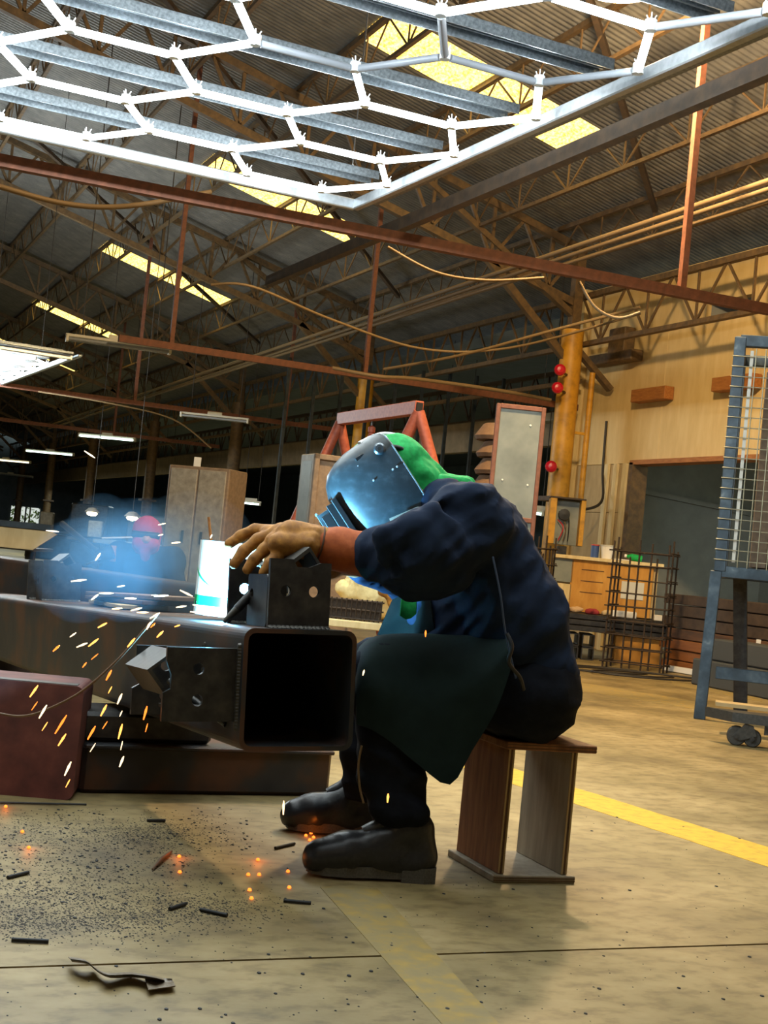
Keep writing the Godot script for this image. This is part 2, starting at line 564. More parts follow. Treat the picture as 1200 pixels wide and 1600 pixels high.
	M.white_paint = plain("c9c6ba", 0.5)
	M.clear = plain("d7dde0", 0.3)
	M.steel = bumpy(mottled([[0.0, hx("2b2a2a")], [0.5, hx("3b3a39")], [1.0, hx("4d4a46")]], 0.5, 0.03, 0.42, 0.6), 0.08, 0.01)
	M.steel_rust = bumpy(mottled([[0.0, hx("25282b")], [0.42, hx("353638")], [0.6, hx("4d392e")], [1.0, hx("66422f")]], 1.5, 0.015, 0.5, 0.45), 0.08, 0.015)
	M.steel_blue = mottled([[0.0, hx("23292d")], [1.0, hx("394248")]], 0.7, 0.02, 0.45, 0.5)
	M.mill = mottled([[0.0, hx("3c3b38")], [1.0, hx("57544d")]], 0.3, 0.05, 0.5, 0.6)
	M.oxide = bumpy(mottled([[0.0, hx("4a2622")], [0.6, hx("62342d")], [1.0, hx("734238")]], 0.6, 0.02, 0.65, 0.1), 0.08, 0.02)
	M.gantry = mottled([[0.0, hx("8e4330")], [1.0, hx("b9654a")]], 0.4, 0.03, 0.55, 0.1)
	M.red = plain("c3142a", 0.3)
	M.blue_paint = mottled([[0.0, hx("28323a")], [0.5, hx("3b4851")], [0.85, hx("56636b")], [1.0, hx("8b9190")]], 0.9, 0.02, 0.45, 0.2)
	M.wire = plain("a49f86", 0.45, 0.6)
	M.rebar = mottled([[0.0, hx("2f2822")], [1.0, hx("4f3f31")]], 0.2, 0.05, 0.7, 0.4)
	M.red_frame = mottled([[0.0, hx("66402f")], [1.0, hx("845442")]], 0.5, 0.03, 0.6)
	M.soot = plain("2b2822", 0.95)
	M.black = plain("141516", 0.5)
	M.rubber = mottled([[0.0, hx("121314")], [1.0, hx("232425")]], 0.2, 0.04, 0.6)
	M.cable = plain("2a2622", 0.6)
	M.cable_pale = plain("6f5a3c", 0.6)
	M.white = plain("e6e3da", 0.5)
	M.green = mottled([[0.0, hx("06823a")], [1.0, hx("12b357")]], 0.15, 0.04, 0.85)
	M.brown = mottled([[0.0, hx("5e4632")], [1.0, hx("7c5f45")]], 0.3, 0.03, 0.75)
	M.timber = mottled([[0.0, hx("3d2a1c")], [0.5, hx("5b3d26")], [1.0, hx("75502f")]], 0.7, 0.02, 0.75, 0.0, false, Vector3(1, 1, 0.15))
	M.timber_dark = mottled([[0.0, hx("33271d")], [1.0, hx("4d3c2d")]], 0.7, 0.02, 0.75)
	M.timber_orange = mottled([[0.0, hx("6f3f1a")], [1.0, hx("99602a")]], 0.7, 0.02, 0.7, 0.0, false, Vector3(1, 1, 0.15))
	M.cabinet = mottled([[0.0, hx("7b7468")], [0.5, hx("8f897c")], [1.0, hx("a39c8d")]], 0.5, 0.02, 0.55, 0.1)
	M.cabinet_frame = mottled([[0.0, hx("6b5a49")], [1.0, hx("8a745d")]], 0.5, 0.03, 0.7)
	M.zinc = mottled([[0.0, hx("6f746e")], [0.5, hx("80857d")], [1.0, hx("8f9389")]], 1.6, 0.02, 0.5, 0.3)
	for fabric in [M.navy, M.navy_dark, M.apron, M.teal]: fabric.metallic_specular = 0.25

func set_stage() -> void:
	var cam := Camera3D.new()
	cam.name = "camera"
	add_child(cam)
	cam.transform = Transform3D(look, Vector3(0, EYE, 0))
	cam.fov = rad_to_deg(2.0 * atan(800.0 / FOCAL))
	cam.near = 0.05
	cam.far = 300.0
	cam.current = true
	var we := WorldEnvironment.new()
	we.name = "environment"
	var e := Environment.new()
	e.background_mode = Environment.BG_COLOR
	e.background_color = hx("dfe8df")
	e.background_energy_multiplier = 1.3
	e.tonemap_mode = Environment.TONE_MAPPER_LINEAR
	e.tonemap_exposure = 1.0
	e.sdfgi_enabled = true
	e.ssao_enabled = true
	e.ssil_enabled = true
	e.volumetric_fog_enabled = true
	e.volumetric_fog_density = 0.0
	we.environment = e
	add_child(we)

# ---------- the hall ----------
const BAY := 6.5
const COL_X := 7.9
const WALL_X := 8.5
const FAR_Z := -66.0
func build_floor() -> void:
	var f := thing("floor", "worn beige concrete workshop floor with dark saw joint", "floor", Vector3.ZERO, Basis(), "", "structure")
	var jl := on_height(0, 1512, 0)
	var jr := on_height(1200, 1475, 0)
	var dir := (jr - jl).normalized()
	var a := jl - dir * 12.0
	var b := jr + dir * 16.0
	var off := Vector3(-dir.z, 0, dir.x) * 0.005
	if off.z < 0: off = -off
	var lay := Basis(Vector3.RIGHT, Vector3.FORWARD, Vector3.UP)   # polygon x -> x, polygon y -> -z, depth -> up
	var near := PackedVector2Array()
	b += dir * 4.0
	for p in [a + off, b + off, Vector3(b.x, 0, 6.0), Vector3(a.x, 0, 6.0)]: near.append(Vector2(p.x, -p.z))
	var far := PackedVector2Array()
	for p in [a - off, b - off, Vector3(b.x, 0, FAR_Z), Vector3(a.x, 0, FAR_Z)]: far.append(Vector2(p.x, -p.z))
	part(f, "slab", mb().plate(T(Vector3(0, -0.08, 0), lay), near, 0.16), M.floor)
	part(f, "slab", mb().plate(T(Vector3(0, -0.08, 0), lay), far, 0.16), M.floor)
	part(f, "joint_filler", mb().bar(a + Vector3(0, -0.085, 0), b + Vector3(0, -0.085, 0), 0.012, 0.15), M.joint, Transform3D(), "dark dirt-filled joint between slabs")
	# painted lines, worn at their edges
	var lines := [[[795, 1199], [1200, 1324], [1200, 1354], [795, 1223], M.line, "bright yellow floor line behind plywood stool"],
		[[905, 1066], [1085, 1096], [1085, 1108], [905, 1079], M.line_worn, "worn yellow floor line passing the blue cage leg"],
		[[1050, 1064], [1190, 1089], [1190, 1097], [1050, 1070], M.line_worn, "worn yellow floor line before the stacked timbers"],
		[[590, 1484], [676, 1484], [790, 1612], [705, 1612], M.line_worn, "faded yellow floor line crossing the saw joint"]]
	for l in lines:
		var pts: Array[Vector3] = []
		for k in 4: pts.append(on_height(l[k][0], l[k][1], 0.0))
		var d0 := (pts[1] - pts[0]).normalized()
		if l[4] == M.line:
			pts[0] -= d0 * 1.2; pts[3] -= d0 * 1.2
			pts[1] += d0 * 2.0; pts[2] += d0 * 2.0
		if l[0][0] == 590:
			var dd := (pts[0] - pts[3]).normalized()
			pts[0] += dd * 0.5; pts[1] += (pts[1] - pts[2]).normalized() * 0.5
		# ragged outline
		var poly := PackedVector2Array()
		var w := (pts[3] - pts[0]).length()
		for side in 2:
			var s: Vector3 = pts[0] if side == 0 else pts[2]
			var t: Vector3 = pts[1] if side == 0 else pts[3]
			var n := int((t - s).length() / 0.12) + 1
			for k in n + 1:
				var p := s.lerp(t, float(k) / n) + Vector3(rng.randf_range(-.006, .006), 0, rng.randf_range(-.006, .006))
				poly.append(Vector2(p.x, -p.z))
		single("floor_line", mb().plate(T(Vector3(0, 0.0006, 0), lay), poly, 0.0012), l[4], l[5], "floor marking", "", "structure")

func web(m: MB, a: Vector3, b: Vector3, drop: Vector3, n: int, r: float) -> void:
	# zigzag of rods between a chord a-b and the chord `drop` below it
	for k in n:
		var p := a.lerp(b, float(k) / n)
		var q := a.lerp(b, (k + 0.5) / n) + drop
		var s := a.lerp(b, float(k + 1) / n)
		m.bar(p, q, r, r)
		m.bar(q, s, r, r)
		m.bar(q - drop, q, r, r)

func build_roof() -> void:
	var roof := thing("roof", "dark corrugated metal roof sloping down to the plywood wall", "roof", Vector3.ZERO, Basis(), "", "structure")
	# corrugated sheet: 0.81 m wide along z, length along the slope
	var slope := Vector3(1, -0.28, 0).normalized()
	var up := Vector3(0.28, 1, 0).normalized()
	var shapes := []
	var runs := [[1.2, 4.45], [4.4, 6.62], [6.55, 9.3]]
	for r in runs:
		var m := mb()
		var len_: float = (r[1] - r[0]) / slope.x
		var C := 44
		for j in C:
			var z0 := -0.81 * j / C
			var z1 := -0.81 * (j + 1) / C
			var h0 := 0.011 * sin(TAU * 11.0 * j / C)
			var h1 := 0.011 * sin(TAU * 11.0 * (j + 1) / C)
			var n0 := Vector3(0, 1, 0.011 * TAU * 11.0 / 0.81 * cos(TAU * 11.0 * j / C)).normalized()
			var n1 := Vector3(0, 1, 0.011 * TAU * 11.0 / 0.81 * cos(TAU * 11.0 * (j + 1) / C)).normalized()
			var a := Vector3(0, h0, z0); var b := Vector3(len_, h0, z0); var c := Vector3(len_, h1, z1); var d := Vector3(0, h1, z1)
			m.squad(a, b, c, d, n0, n0, n1, n1)
		shapes.append(m.mesh())
	var sheet_basis := Basis(slope, up, Vector3(0, 0, 1))
	# the bays of the sky lights (z of their near edge)
	var sky := []
	for p in [[952, 188], [563, 370], [340, 462], [177, 522], [72, 560]]:
		var d := ray(p[0], p[1])
		var t := (6.82 - EYE) / (d.y + 0.28 * d.x)
		sky.append((d * t).z)
	var number := 0
	var z := 3.0
	while z > -62.0:
		for r in 3:
			var is_sky := false
			if r == 1:
				for s in sky:
					if absf(z - s) < 0.405: is_sky = true
			var x0: float = runs[r][0]
			var t := T(Vector3(x0, roof_y(x0) + 0.012 * (1 - r % 2), z), sheet_basis)
			if is_sky:
				number += 1
				var w := part(self, "window_%d" % number, shapes[r], M.skylight, t)
				tag(w, ["amber corrugated skylight sheet above the hexagonal light grid", "amber corrugated skylight sheet behind far corner of hexagonal light grid", "amber skylight sheet over the third roof bay", "amber skylight sheet above the unlit twin tube fitting", "farthest amber skylight sheet low over the second light grid"][mini(number - 1, 4)], "skylight", "skylights in the roof slope", "structure")
				var xm: float = (runs[1][0] + runs[1][1]) * .5
				area(T(Vector3(xm, roof_y(xm) - 0.06, z - 0.4), Basis(slope, Vector3(0, 0, -1), up)), Vector2(2.1, 0.75), hx("ffdf8a"), 1.2)
			else:
				part(roof, "roof_sheet", shapes[r], M.roof, t)
		z -= 0.81
	# the other slope and the ridge, above and behind the camera
	part(roof, "rear_slope", mb().bar(Vector3(1.25, roof_y(1.2) + 0.03, -31), Vector3(-5.2, roof_y(1.2) + 0.03 - 6.45 * 0.28, -31), 70.0, 0.03), M.roof)
	# lattice purlins along the hall
	var xs := [2.1, 3.25, 4.4, 5.5, 6.6, 7.6]
	var names := ["beside the ridge", "second down from the ridge", "along the upper ends of the skylights", "across the middle of the skylights", "along the lower ends of the skylights", "last before the eave girder"]
	for k in xs.size():
		var x: float = xs[k]
		var y := roof_y(x) - 0.05
		var o := thing("roof_purlin", "ochre lattice steel purlin " + names[k], "roof purlin", Vector3(x, y, 0), Basis(), "lattice purlins under the roof", "structure")
		part(o, "top_chord", mb().bar(Vector3(0, 0, 2.5), Vector3(0, 0, -60), 0.05, 0.05), M.truss)
		part(o, "bottom_chord", mb().bar(Vector3(0, -0.42, 2.5), Vector3(0, -0.42, -60), 0.04, 0.035), M.truss)
		var m := mb()
		web(m, Vector3(0, -0.02, 2.5), Vector3(0, -0.02, -60), Vector3(0, -0.4, 0), 62, 0.014)
		part(o, "lattice", m, M.truss).set_meta("kind", "stuff")
	# rafters: a deep truss over every column
	for k in 8:
		var zc := col_z(k)
		var o := thing("roof_truss", "dark lattice roof truss over " + ORD[k] + " yellow column", "roof truss", Vector3(0, 0, zc), Basis(), "trusses across the hall", "structure")
		var a := Vector3(1.2, roof_y(1.2) - 0.14, 0)
		var b := Vector3(COL_X, roof_y(COL_X) - 0.14, 0)
		part(o, "top_chord", mb().bar(a, b, 0.09, 0.08), M.truss)
		part(o, "bottom_chord", mb().bar(a + Vector3(0, -0.62, 0), b + Vector3(0, -0.62, 0), 0.08, 0.08), M.truss)
		var m := mb()
		web(m, a, b, Vector3(0, -0.6, 0), 9, 0.035)
		part(o, "lattice", m, M.truss)
		part(o, "brace", mb().bar(Vector3(COL_X, 3.15, 0), Vector3(COL_X - 1.15, roof_y(COL_X - 1.15) - 0.76, 0), 0.08, 0.08), M.truss)
		part(o, "brace", mb().bar(Vector3(COL_X, 3.7, 0), Vector3(COL_X - 2.2, roof_y(COL_X - 2.2) - 0.2, 0), 0.09, 0.06), M.truss)
		part(o, "brace", mb().bar(Vector3(COL_X, 3.4, 0), Vector3(COL_X + 0.55, 2.95, 0), 0.09, 0.06), M.truss)
	# diagonal wind bracing in the plane of the roof, near the camera
	for k in 4:
		var z0 := 0.5 - BAY * k * 1.0
		var q := thing("wind_brace", ["dark roof bracing rail over the camera end", "dark roof bracing rail crossing below the largest skylight", "dark roof bracing rail meeting the lamp bar", "dark roof bracing rail in the fourth bay"][k], "roof brace", Vector3.ZERO, Basis(), "bracing under the roof", "structure")
		part(q, "rail", mb().bar(Vector3(2.4, roof_y(2.4) - 0.2, z0 - 0.4), Vector3(7.6, roof_y(7.6) - 0.2, z0 - BAY + 0.4), 0.05, 0.05), M.truss_dark)

const ORD := ["the first", "the second", "the third", "the fourth", "the fifth", "the sixth", "the seventh", "the eighth"]
func col_z(k: int) -> float:
	return [-14.05, -20.3, -27.0, -34.0, -41.5, -48.5, -55.0, -61.0][k]

func build_frame() -> void:
	for k in 7:
		var z := col_z(k)
		var c := thing("column", "%s steel column %s" % ["yellow round" if k == 0 else "dusty ochre round", ["with red bells beside the plywood wall", "behind the red gantry", "beside the unlit tube fitting over the locker", "in the blue welding smoke", "with switch box beyond the second welder", "just right of the bright far window frame", "at the edge of the bright far window"][k]], "column", Vector3(COL_X, 0, z), Basis(), "columns along the hall", "structure")
		part(c, "shaft", mb().lathe(T(Vector3.ZERO), [Vector2(0.125, 0), Vector2(0.125, 3.55)], 20), M.column if k < 2 else M.truss)
		part(c, "base_plate", mb().box(T(Vector3(0, 0.015, 0)), Vector3(0.45, 0.03, 0.45)), M.truss_dark)
		part(c, "collar", mb().box(T(Vector3(0, 1.63, 0)), Vector3(0.36, 0.05, 0.36)), M.truss_dark)
		part(c, "top_post", mb().bar(Vector3(0, 3.5, 0), Vector3(0, roof_y(COL_X) - 0.1, 0), 0.11, 0.11), M.truss)
	# girder on the columns
	var g := thing("eave_girder", "long lattice steel girder running along the column tops", "girder", Vector3(COL_X, 0, 0), Basis(), "", "structure")
	part(g, "top_chord", mb().bar(Vector3(0.12, 3.95, 3), Vector3(0.12, 3.95, -60), 0.07, 0.06), M.truss)
	part(g, "bottom_chord", mb().bar(Vector3(0.12, 3.4, 3), Vector3(0.12, 3.4, -60), 0.07, 0.05), M.truss)
	var m := mb()
	web(m, Vector3(0.12, 3.95, 3), Vector3(0.12, 3.95, -60), Vector3(0, -0.55, 0), 70, 0.022)
	part(g, "lattice", m, M.truss).set_meta("kind", "stuff")
	part(g, "lower_rail", mb().bar(Vector3(0.35, 3.05, -14.4), Vector3(0.35, 3.05, -60), 0.05, 0.05), M.truss)
	# second girder behind
	var g2 := thing("rear_girder", "dim lattice girder behind the column line over the annex", "girder", Vector3(COL_X + 1.6, 0, 0), Basis(), "", "structure")
	part(g2, "top_chord", mb().bar(Vector3(0, 3.55, -14.6), Vector3(0, 3.55, -60), 0.06, 0.06), M.truss_dark)
	part(g2, "bottom_chord", mb().bar(Vector3(0, 3.0, -14.6), Vector3(0, 3.0, -60), 0.06, 0.06), M.truss_dark)
	var m2 := mb()
	web(m2, Vector3(0, 3.55, -14.6), Vector3(0, 3.55, -60), Vector3(0, -0.55, 0), 56, 0.024)
	part(g2, "lattice", m2, M.truss_dark).set_meta("kind", "stuff")
	# pipes under the roof
	var ends := [[[600, 487], [1150, 300], 3.55, 0.022], [[600, 496], [1200, 296], 3.5, 0.02], [[600, 503], [1200, 312], 3.45, 0.018]]
	for k in 3:
		var e: Array = ends[k]
		var p := on_height(e[0][0], e[0][1], e[2])
		var q := on_height(e[1][0], e[1][1], e[2])
		var d := (p - q).normalized()
		single("conduit_pipe", mb().tube([q - d * 4.0, p + d * 25.0], e[3], 7), M.cable_pale, ["long ochre conduit pipe, topmost of the three under the roof", "long ochre conduit pipe, middle of the three under the roof", "long ochre conduit pipe, lowest of the three under the roof"][k], "pipe", "conduits under the roof", "structure")
	# cross bars that carry the lamps
	var zs := [[-8.1, 2.75, -1.0, 7.7], [-14.5, 2.75, 2.9, 8.3], [-21.3, 2.75, 2.6, 8.0], [-28.5, 2.75, 2.0, 8.0]]
	for k in 4:
		var b: Array = zs[k]
		var o := thing("lamp_bar", ["rusty red steel bar hung level under the hexagonal light grid corner", "rusty bar carrying the unlit twin tube fitting and the taped cables", "rusty bar carrying the unlit tube fitting over the locker", "rusty bar above the lit green-white tube"][k], "steel bar", Vector3(0, b[1], b[0]), Basis(), "hung steel bars", "structure")
		part(o, "rail", mb().bar(Vector3(b[2], 0, 0), Vector3(b[3], 0, 0), 0.06, 0.07), M.rust_bar)
		var hs: Array = [[5.35, 0.0]] if k == 0 else [[3.45, 0], [5.62, 0]] if k == 1 else [[4.6, 0], [7.0, 0]] if k == 2 else [[5.8, 0]]
		for h in hs:
			part(o, "hanger", mb().bar(Vector3(h[0], 0, 0), Vector3(h[0], roof_y(h[0]) - 0.1 - b[1], 0), 0.045, 0.045), M.rust_bar)

func build_walls() -> void:
	# plywood wall with its doorway
	var zl := -14.75
	var zj := -13.48
	var zr := -10.6
	var w := thing("wall_right", "tall plywood-clad wall with an open dark doorway", "wall", Vector3.ZERO, Basis(), "", "structure")
	var top := 4.2
	var vent := on_x(1160, 486, WALL_X)
	var vz := minf(vent.z, -11.99)
	var vy := vent.y + 0.05
	for q in [[zl, zj, 0.0, 1.55, M.ply_dull], [zl, -13.05, 2.1, top, M.ply], [zl, zj, 1.55, 2.1, M.ply_dull], [-13.05, -11.55, 2.1, top, M.ply], [-11.55, -9.1, 2.1, top, M.ply], [-9.1, -6.7, 0.0, top, M.ply], [-6.7, -4.2, 0, top, M.ply], [-4.2, 5.0, 0, top, M.ply], [zr, -9.1, 0, 2.1, M.ply]]:
		if q[0] == -13.05 and q[2] == 2.1:
			# the panel with the vent slot cut out
			var hole := rect2(vz - 0.4, vy - 0.11, vz + 0.4, vy + 0.11)
			part(w, "panel", mb().plate(T(Vector3(WALL_X + 0.06, 0, 0), Basis(Vector3.BACK, Vector3.UP, Vector3.LEFT)), rect2(q[0] + 0.002, q[2] + 0.002, q[1] - 0.002, q[3] - 0.002), 0.1, [hole]), q[4])
			continue
		part(w, "panel", mb().box(T(Vector3(WALL_X + 0.06, (q[2] + q[3]) * .5, (q[0] + q[1]) * .5)), Vector3(0.1, q[3] - q[2] - 0.004, absf(q[1] - q[0]) - 0.004), 0.003), q[4])
	for k in 3:
		part(w, "batten", mb().box(T(Vector3(WALL_X - 0.01, 1.05, -14.02 + 0.19 * k)), Vector3(0.03, 2.1, 0.075)), M.ply_pale, Transform3D(), "pale vertical batten beside the doorway")
	part(w, "corner_post", mb().box(T(Vector3(WALL_X + 0.02, 2.1, zl - 0.04)), Vector3(0.2, 4.2, 0.08)), M.ply_pale)
	var d := thing("door_1", "brown wooden frame of the dark open doorway", "door frame", Vector3(WALL_X, 0, 0), Basis(), "", "structure")
	part(d, "jamb", mb().box(T(Vector3(0.04, 1.05, zj + 0.03)), Vector3(0.2, 2.1, 0.07)), M.truss)
	part(d, "lintel", mb().box(T(Vector3(0.04, 2.1, (zj + zr) * .5)), Vector3(0.2, 0.05, absf(zj - zr))), M.block)
	# the grey room behind the doorway
	var g := thing("wall_doorway_room", "plain grey walls of the room seen through the doorway", "wall", Vector3.ZERO, Basis(), "", "structure")
	part(g, "rear_wall", mb().box(T(Vector3(11.6, 1.4, -12.5)), Vector3(0.1, 2.8, 8.0)), M.grey_room)
	part(g, "end_wall", mb().box(T(Vector3(10.1, 1.4, -15.14)), Vector3(3.0, 2.8, 0.1)), M.grey_room)
	part(g, "end_wall", mb().box(T(Vector3(10.1, 1.4, -8.6)), Vector3(3.0, 2.8, 0.1)), M.grey_room)
	part(g, "soffit", mb().box(T(Vector3(10.1, 2.75, -12.4)), Vector3(3.0, 0.1, 7.6)), M.grey_room)
	part(g, "dado_rail", mb().bar(Vector3(8.8, 1.98, -15.06), Vector3(11.5, 1.8, -15.06), 0.08, 0.06), M.grey_room)
	# timber blocks on the wall, and the vent over it
	for k in 2:
		var p := on_x(1026 if k == 0 else 1158, 618 if k == 0 else 600, WALL_X)
		single("timber_block", mb().box(T(p + Vector3(-0.06, 0, 0)), Vector3(0.12, 0.14, 0.66), 0.006), M.block, ["short orange timber block fixed high on the plywood wall", "timber block on the plywood wall partly hidden by blue cage"][k], "timber block", "timber blocks on the wall")
	# deep closed box added behind the cut slot to keep the opening dark
	var shade_box := thing("wall_vent", "slot opening at the top of the plywood wall with an added shade box behind", "vent", Vector3(WALL_X + 0.02, vy, vz), Basis(), "", "structure")
	for q in [[0.0, 0.12, 0.9, 0.02, 0.84], [0.0, -0.12, 0.9, 0.02, 0.84]]: bx(shade_box, "shade_box_side", Vector3(0.5, q[1], 0), Vector3(q[2], q[3], q[4]), M.grey_room, 0.0)
	for s in [-1.0, 1.0]: bx(shade_box, "shade_box_side", Vector3(0.5, 0, s * 0.41), Vector3(0.9, 0.26, 0.02), M.grey_room, 0.0)
	bx(shade_box, "shade_box_end", Vector3(0.96, 0, 0), Vector3(0.02, 0.28, 0.86), M.grey_room, 0.0)
	# junction box at the chord
	var jb := on_x(970, 545, WALL_X - 0.1)
	var j := thing("junction_box", "ochre cable junction box under the girder on the plywood wall", "junction box", jb)
	part(j, "box", mb().box(T(Vector3(0, 0.08, 0)), Vector3(0.14, 0.3, 0.34), 0.01), M.truss)
	part(j, "tray", mb().box(T(Vector3(0, -0.1, -0.12)), Vector3(0.16, 0.12, 0.95), 0.01), M.truss)
	# annex beyond the columns
	var an := thing("wall_annex", "dim navy-dark walls of the open annex beyond the columns", "wall", Vector3.ZERO, Basis(), "", "structure")
	part(an, "rear_wall", mb().box(T(Vector3(19.0, 2.0, -40.5)), Vector3(0.2, 4.0, 51.0)), M.dark_wall)
	part(an, "end_wall", mb().box(T(Vector3(14.0, 2.2, -15.3)), Vector3(10.0, 4.4, 0.2)), M.dark_wall)
	part(an, "annex_roof", mb().box(T(Vector3(14.0, 3.95, -40.5)), Vector3(10.6, 0.15, 51.0)), M.dark_wall)
	part(an, "fascia", mb().box(T(Vector3(COL_X + 0.9, 2.62, -37.6)), Vector3(0.12, 0.42, 46.0)), M.fascia, Transform3D(), "dusty beige fascia beam along the annex")
	# end wall with a bright window
	var e := thing("wall_back", "far dark end wall of the hall", "wall", Vector3.ZERO, Basis(), "", "structure")
	var wl := on_z(17, 800, -63.0)
	var wr := on_z(63, 800, -63.0)
	var wt := on_z(40, 792, -63.0).y
	for q in [[-6.0, wl.x, 0.0, 7.0], [wr.x, 19.2, 0.0, 7.0], [wl.x, wr.x, wt, 7.0], [wl.x, wr.x, 0.0, 0.5]]:
		part(e, "wall_piece", mb().box(T(Vector3((q[0] + q[1]) * .5, (q[2] + q[3]) * .5, -63.1)), Vector3(q[1] - q[0], q[3] - q[2], 0.2)), M.dark_wall)
	var win := thing("window_9", "small bright far window with green plants outside", "window", Vector3((wl.x + wr.x) * .5, 0.5, -63.0), Basis(), "", "structure")
	var ww := wr.x - wl.x
	part(win, "window_frame", mb().bar(Vector3(0, 0, 0), Vector3(0, wt - 0.5, 0), 0.06, 0.06).bar(Vector3(-ww * .25, 0, 0), Vector3(-ww * .25, wt - .5, 0), .04, .04), M.grey_dark)
	var pane := StandardMaterial3D.new()
	pane.albedo_color = Color(0.8, 0.85, 0.8, 0.15)
	pane.transparency = BaseMaterial3D.TRANSPARENCY_ALPHA
	pane.roughness = 0.1
	part(win, "pane", mb().box(T(Vector3(0, (wt - .5) * .5, 0.04)), Vector3(ww, wt - .5, 0.01)), pane)
	# leafy shrubs outside
	var leaf := mb()
	for k in 260:
		var p := Vector3(rng.randf_range(-.4, .4), rng.randf_range(0, 2.2), rng.randf_range(-.5, .5))
		var b := Basis.from_euler(Vector3(rng.randf() * 6, rng.randf() * 6, rng.randf() * 6))
		leaf.quad(p + b * Vector3(-.09, 0, 0), p + b * Vector3(0, -.05, .02), p + b * Vector3(.14, 0, 0), p + b * Vector3(0, .05, .02))
	var lm := plain("8fae3a", 0.6)
	for k in 2:
		var s := thing("shrub", ["leafy green shrub outside far window, by its outer edge", "leafy green shrub outside far window, by the ochre column"][k], "shrub", Vector3((wl.x + 0.1) if k == 0 else (wr.x - 0.1), 0.3, -65.2), Basis(Vector3.UP, k * 2.0), "shrubs outside the window")
		part(s, "leaves", leaf.mesh(), lm)
		part(s, "stem", mb().tube([Vector3(0, -0.3, 0), Vector3(0, 1.8, 0)], 0.04, 6), M.brown)
	# the sides that the camera does not see
	single("wall_left", mb().box(T(Vector3(-5.2, 3.4, -30)), Vector3(0.2, 7.4, 74)), M.dark_wall, "dark long wall opposite the plywood wall", "wall", "", "structure")
	single("wall_front", mb().box(T(Vector3(2.0, 3.4, 4.6)), Vector3(14.4, 7.4, 0.2)), M.fascia, "beige wall closing the hall behind the photographer", "wall", "", "structure")

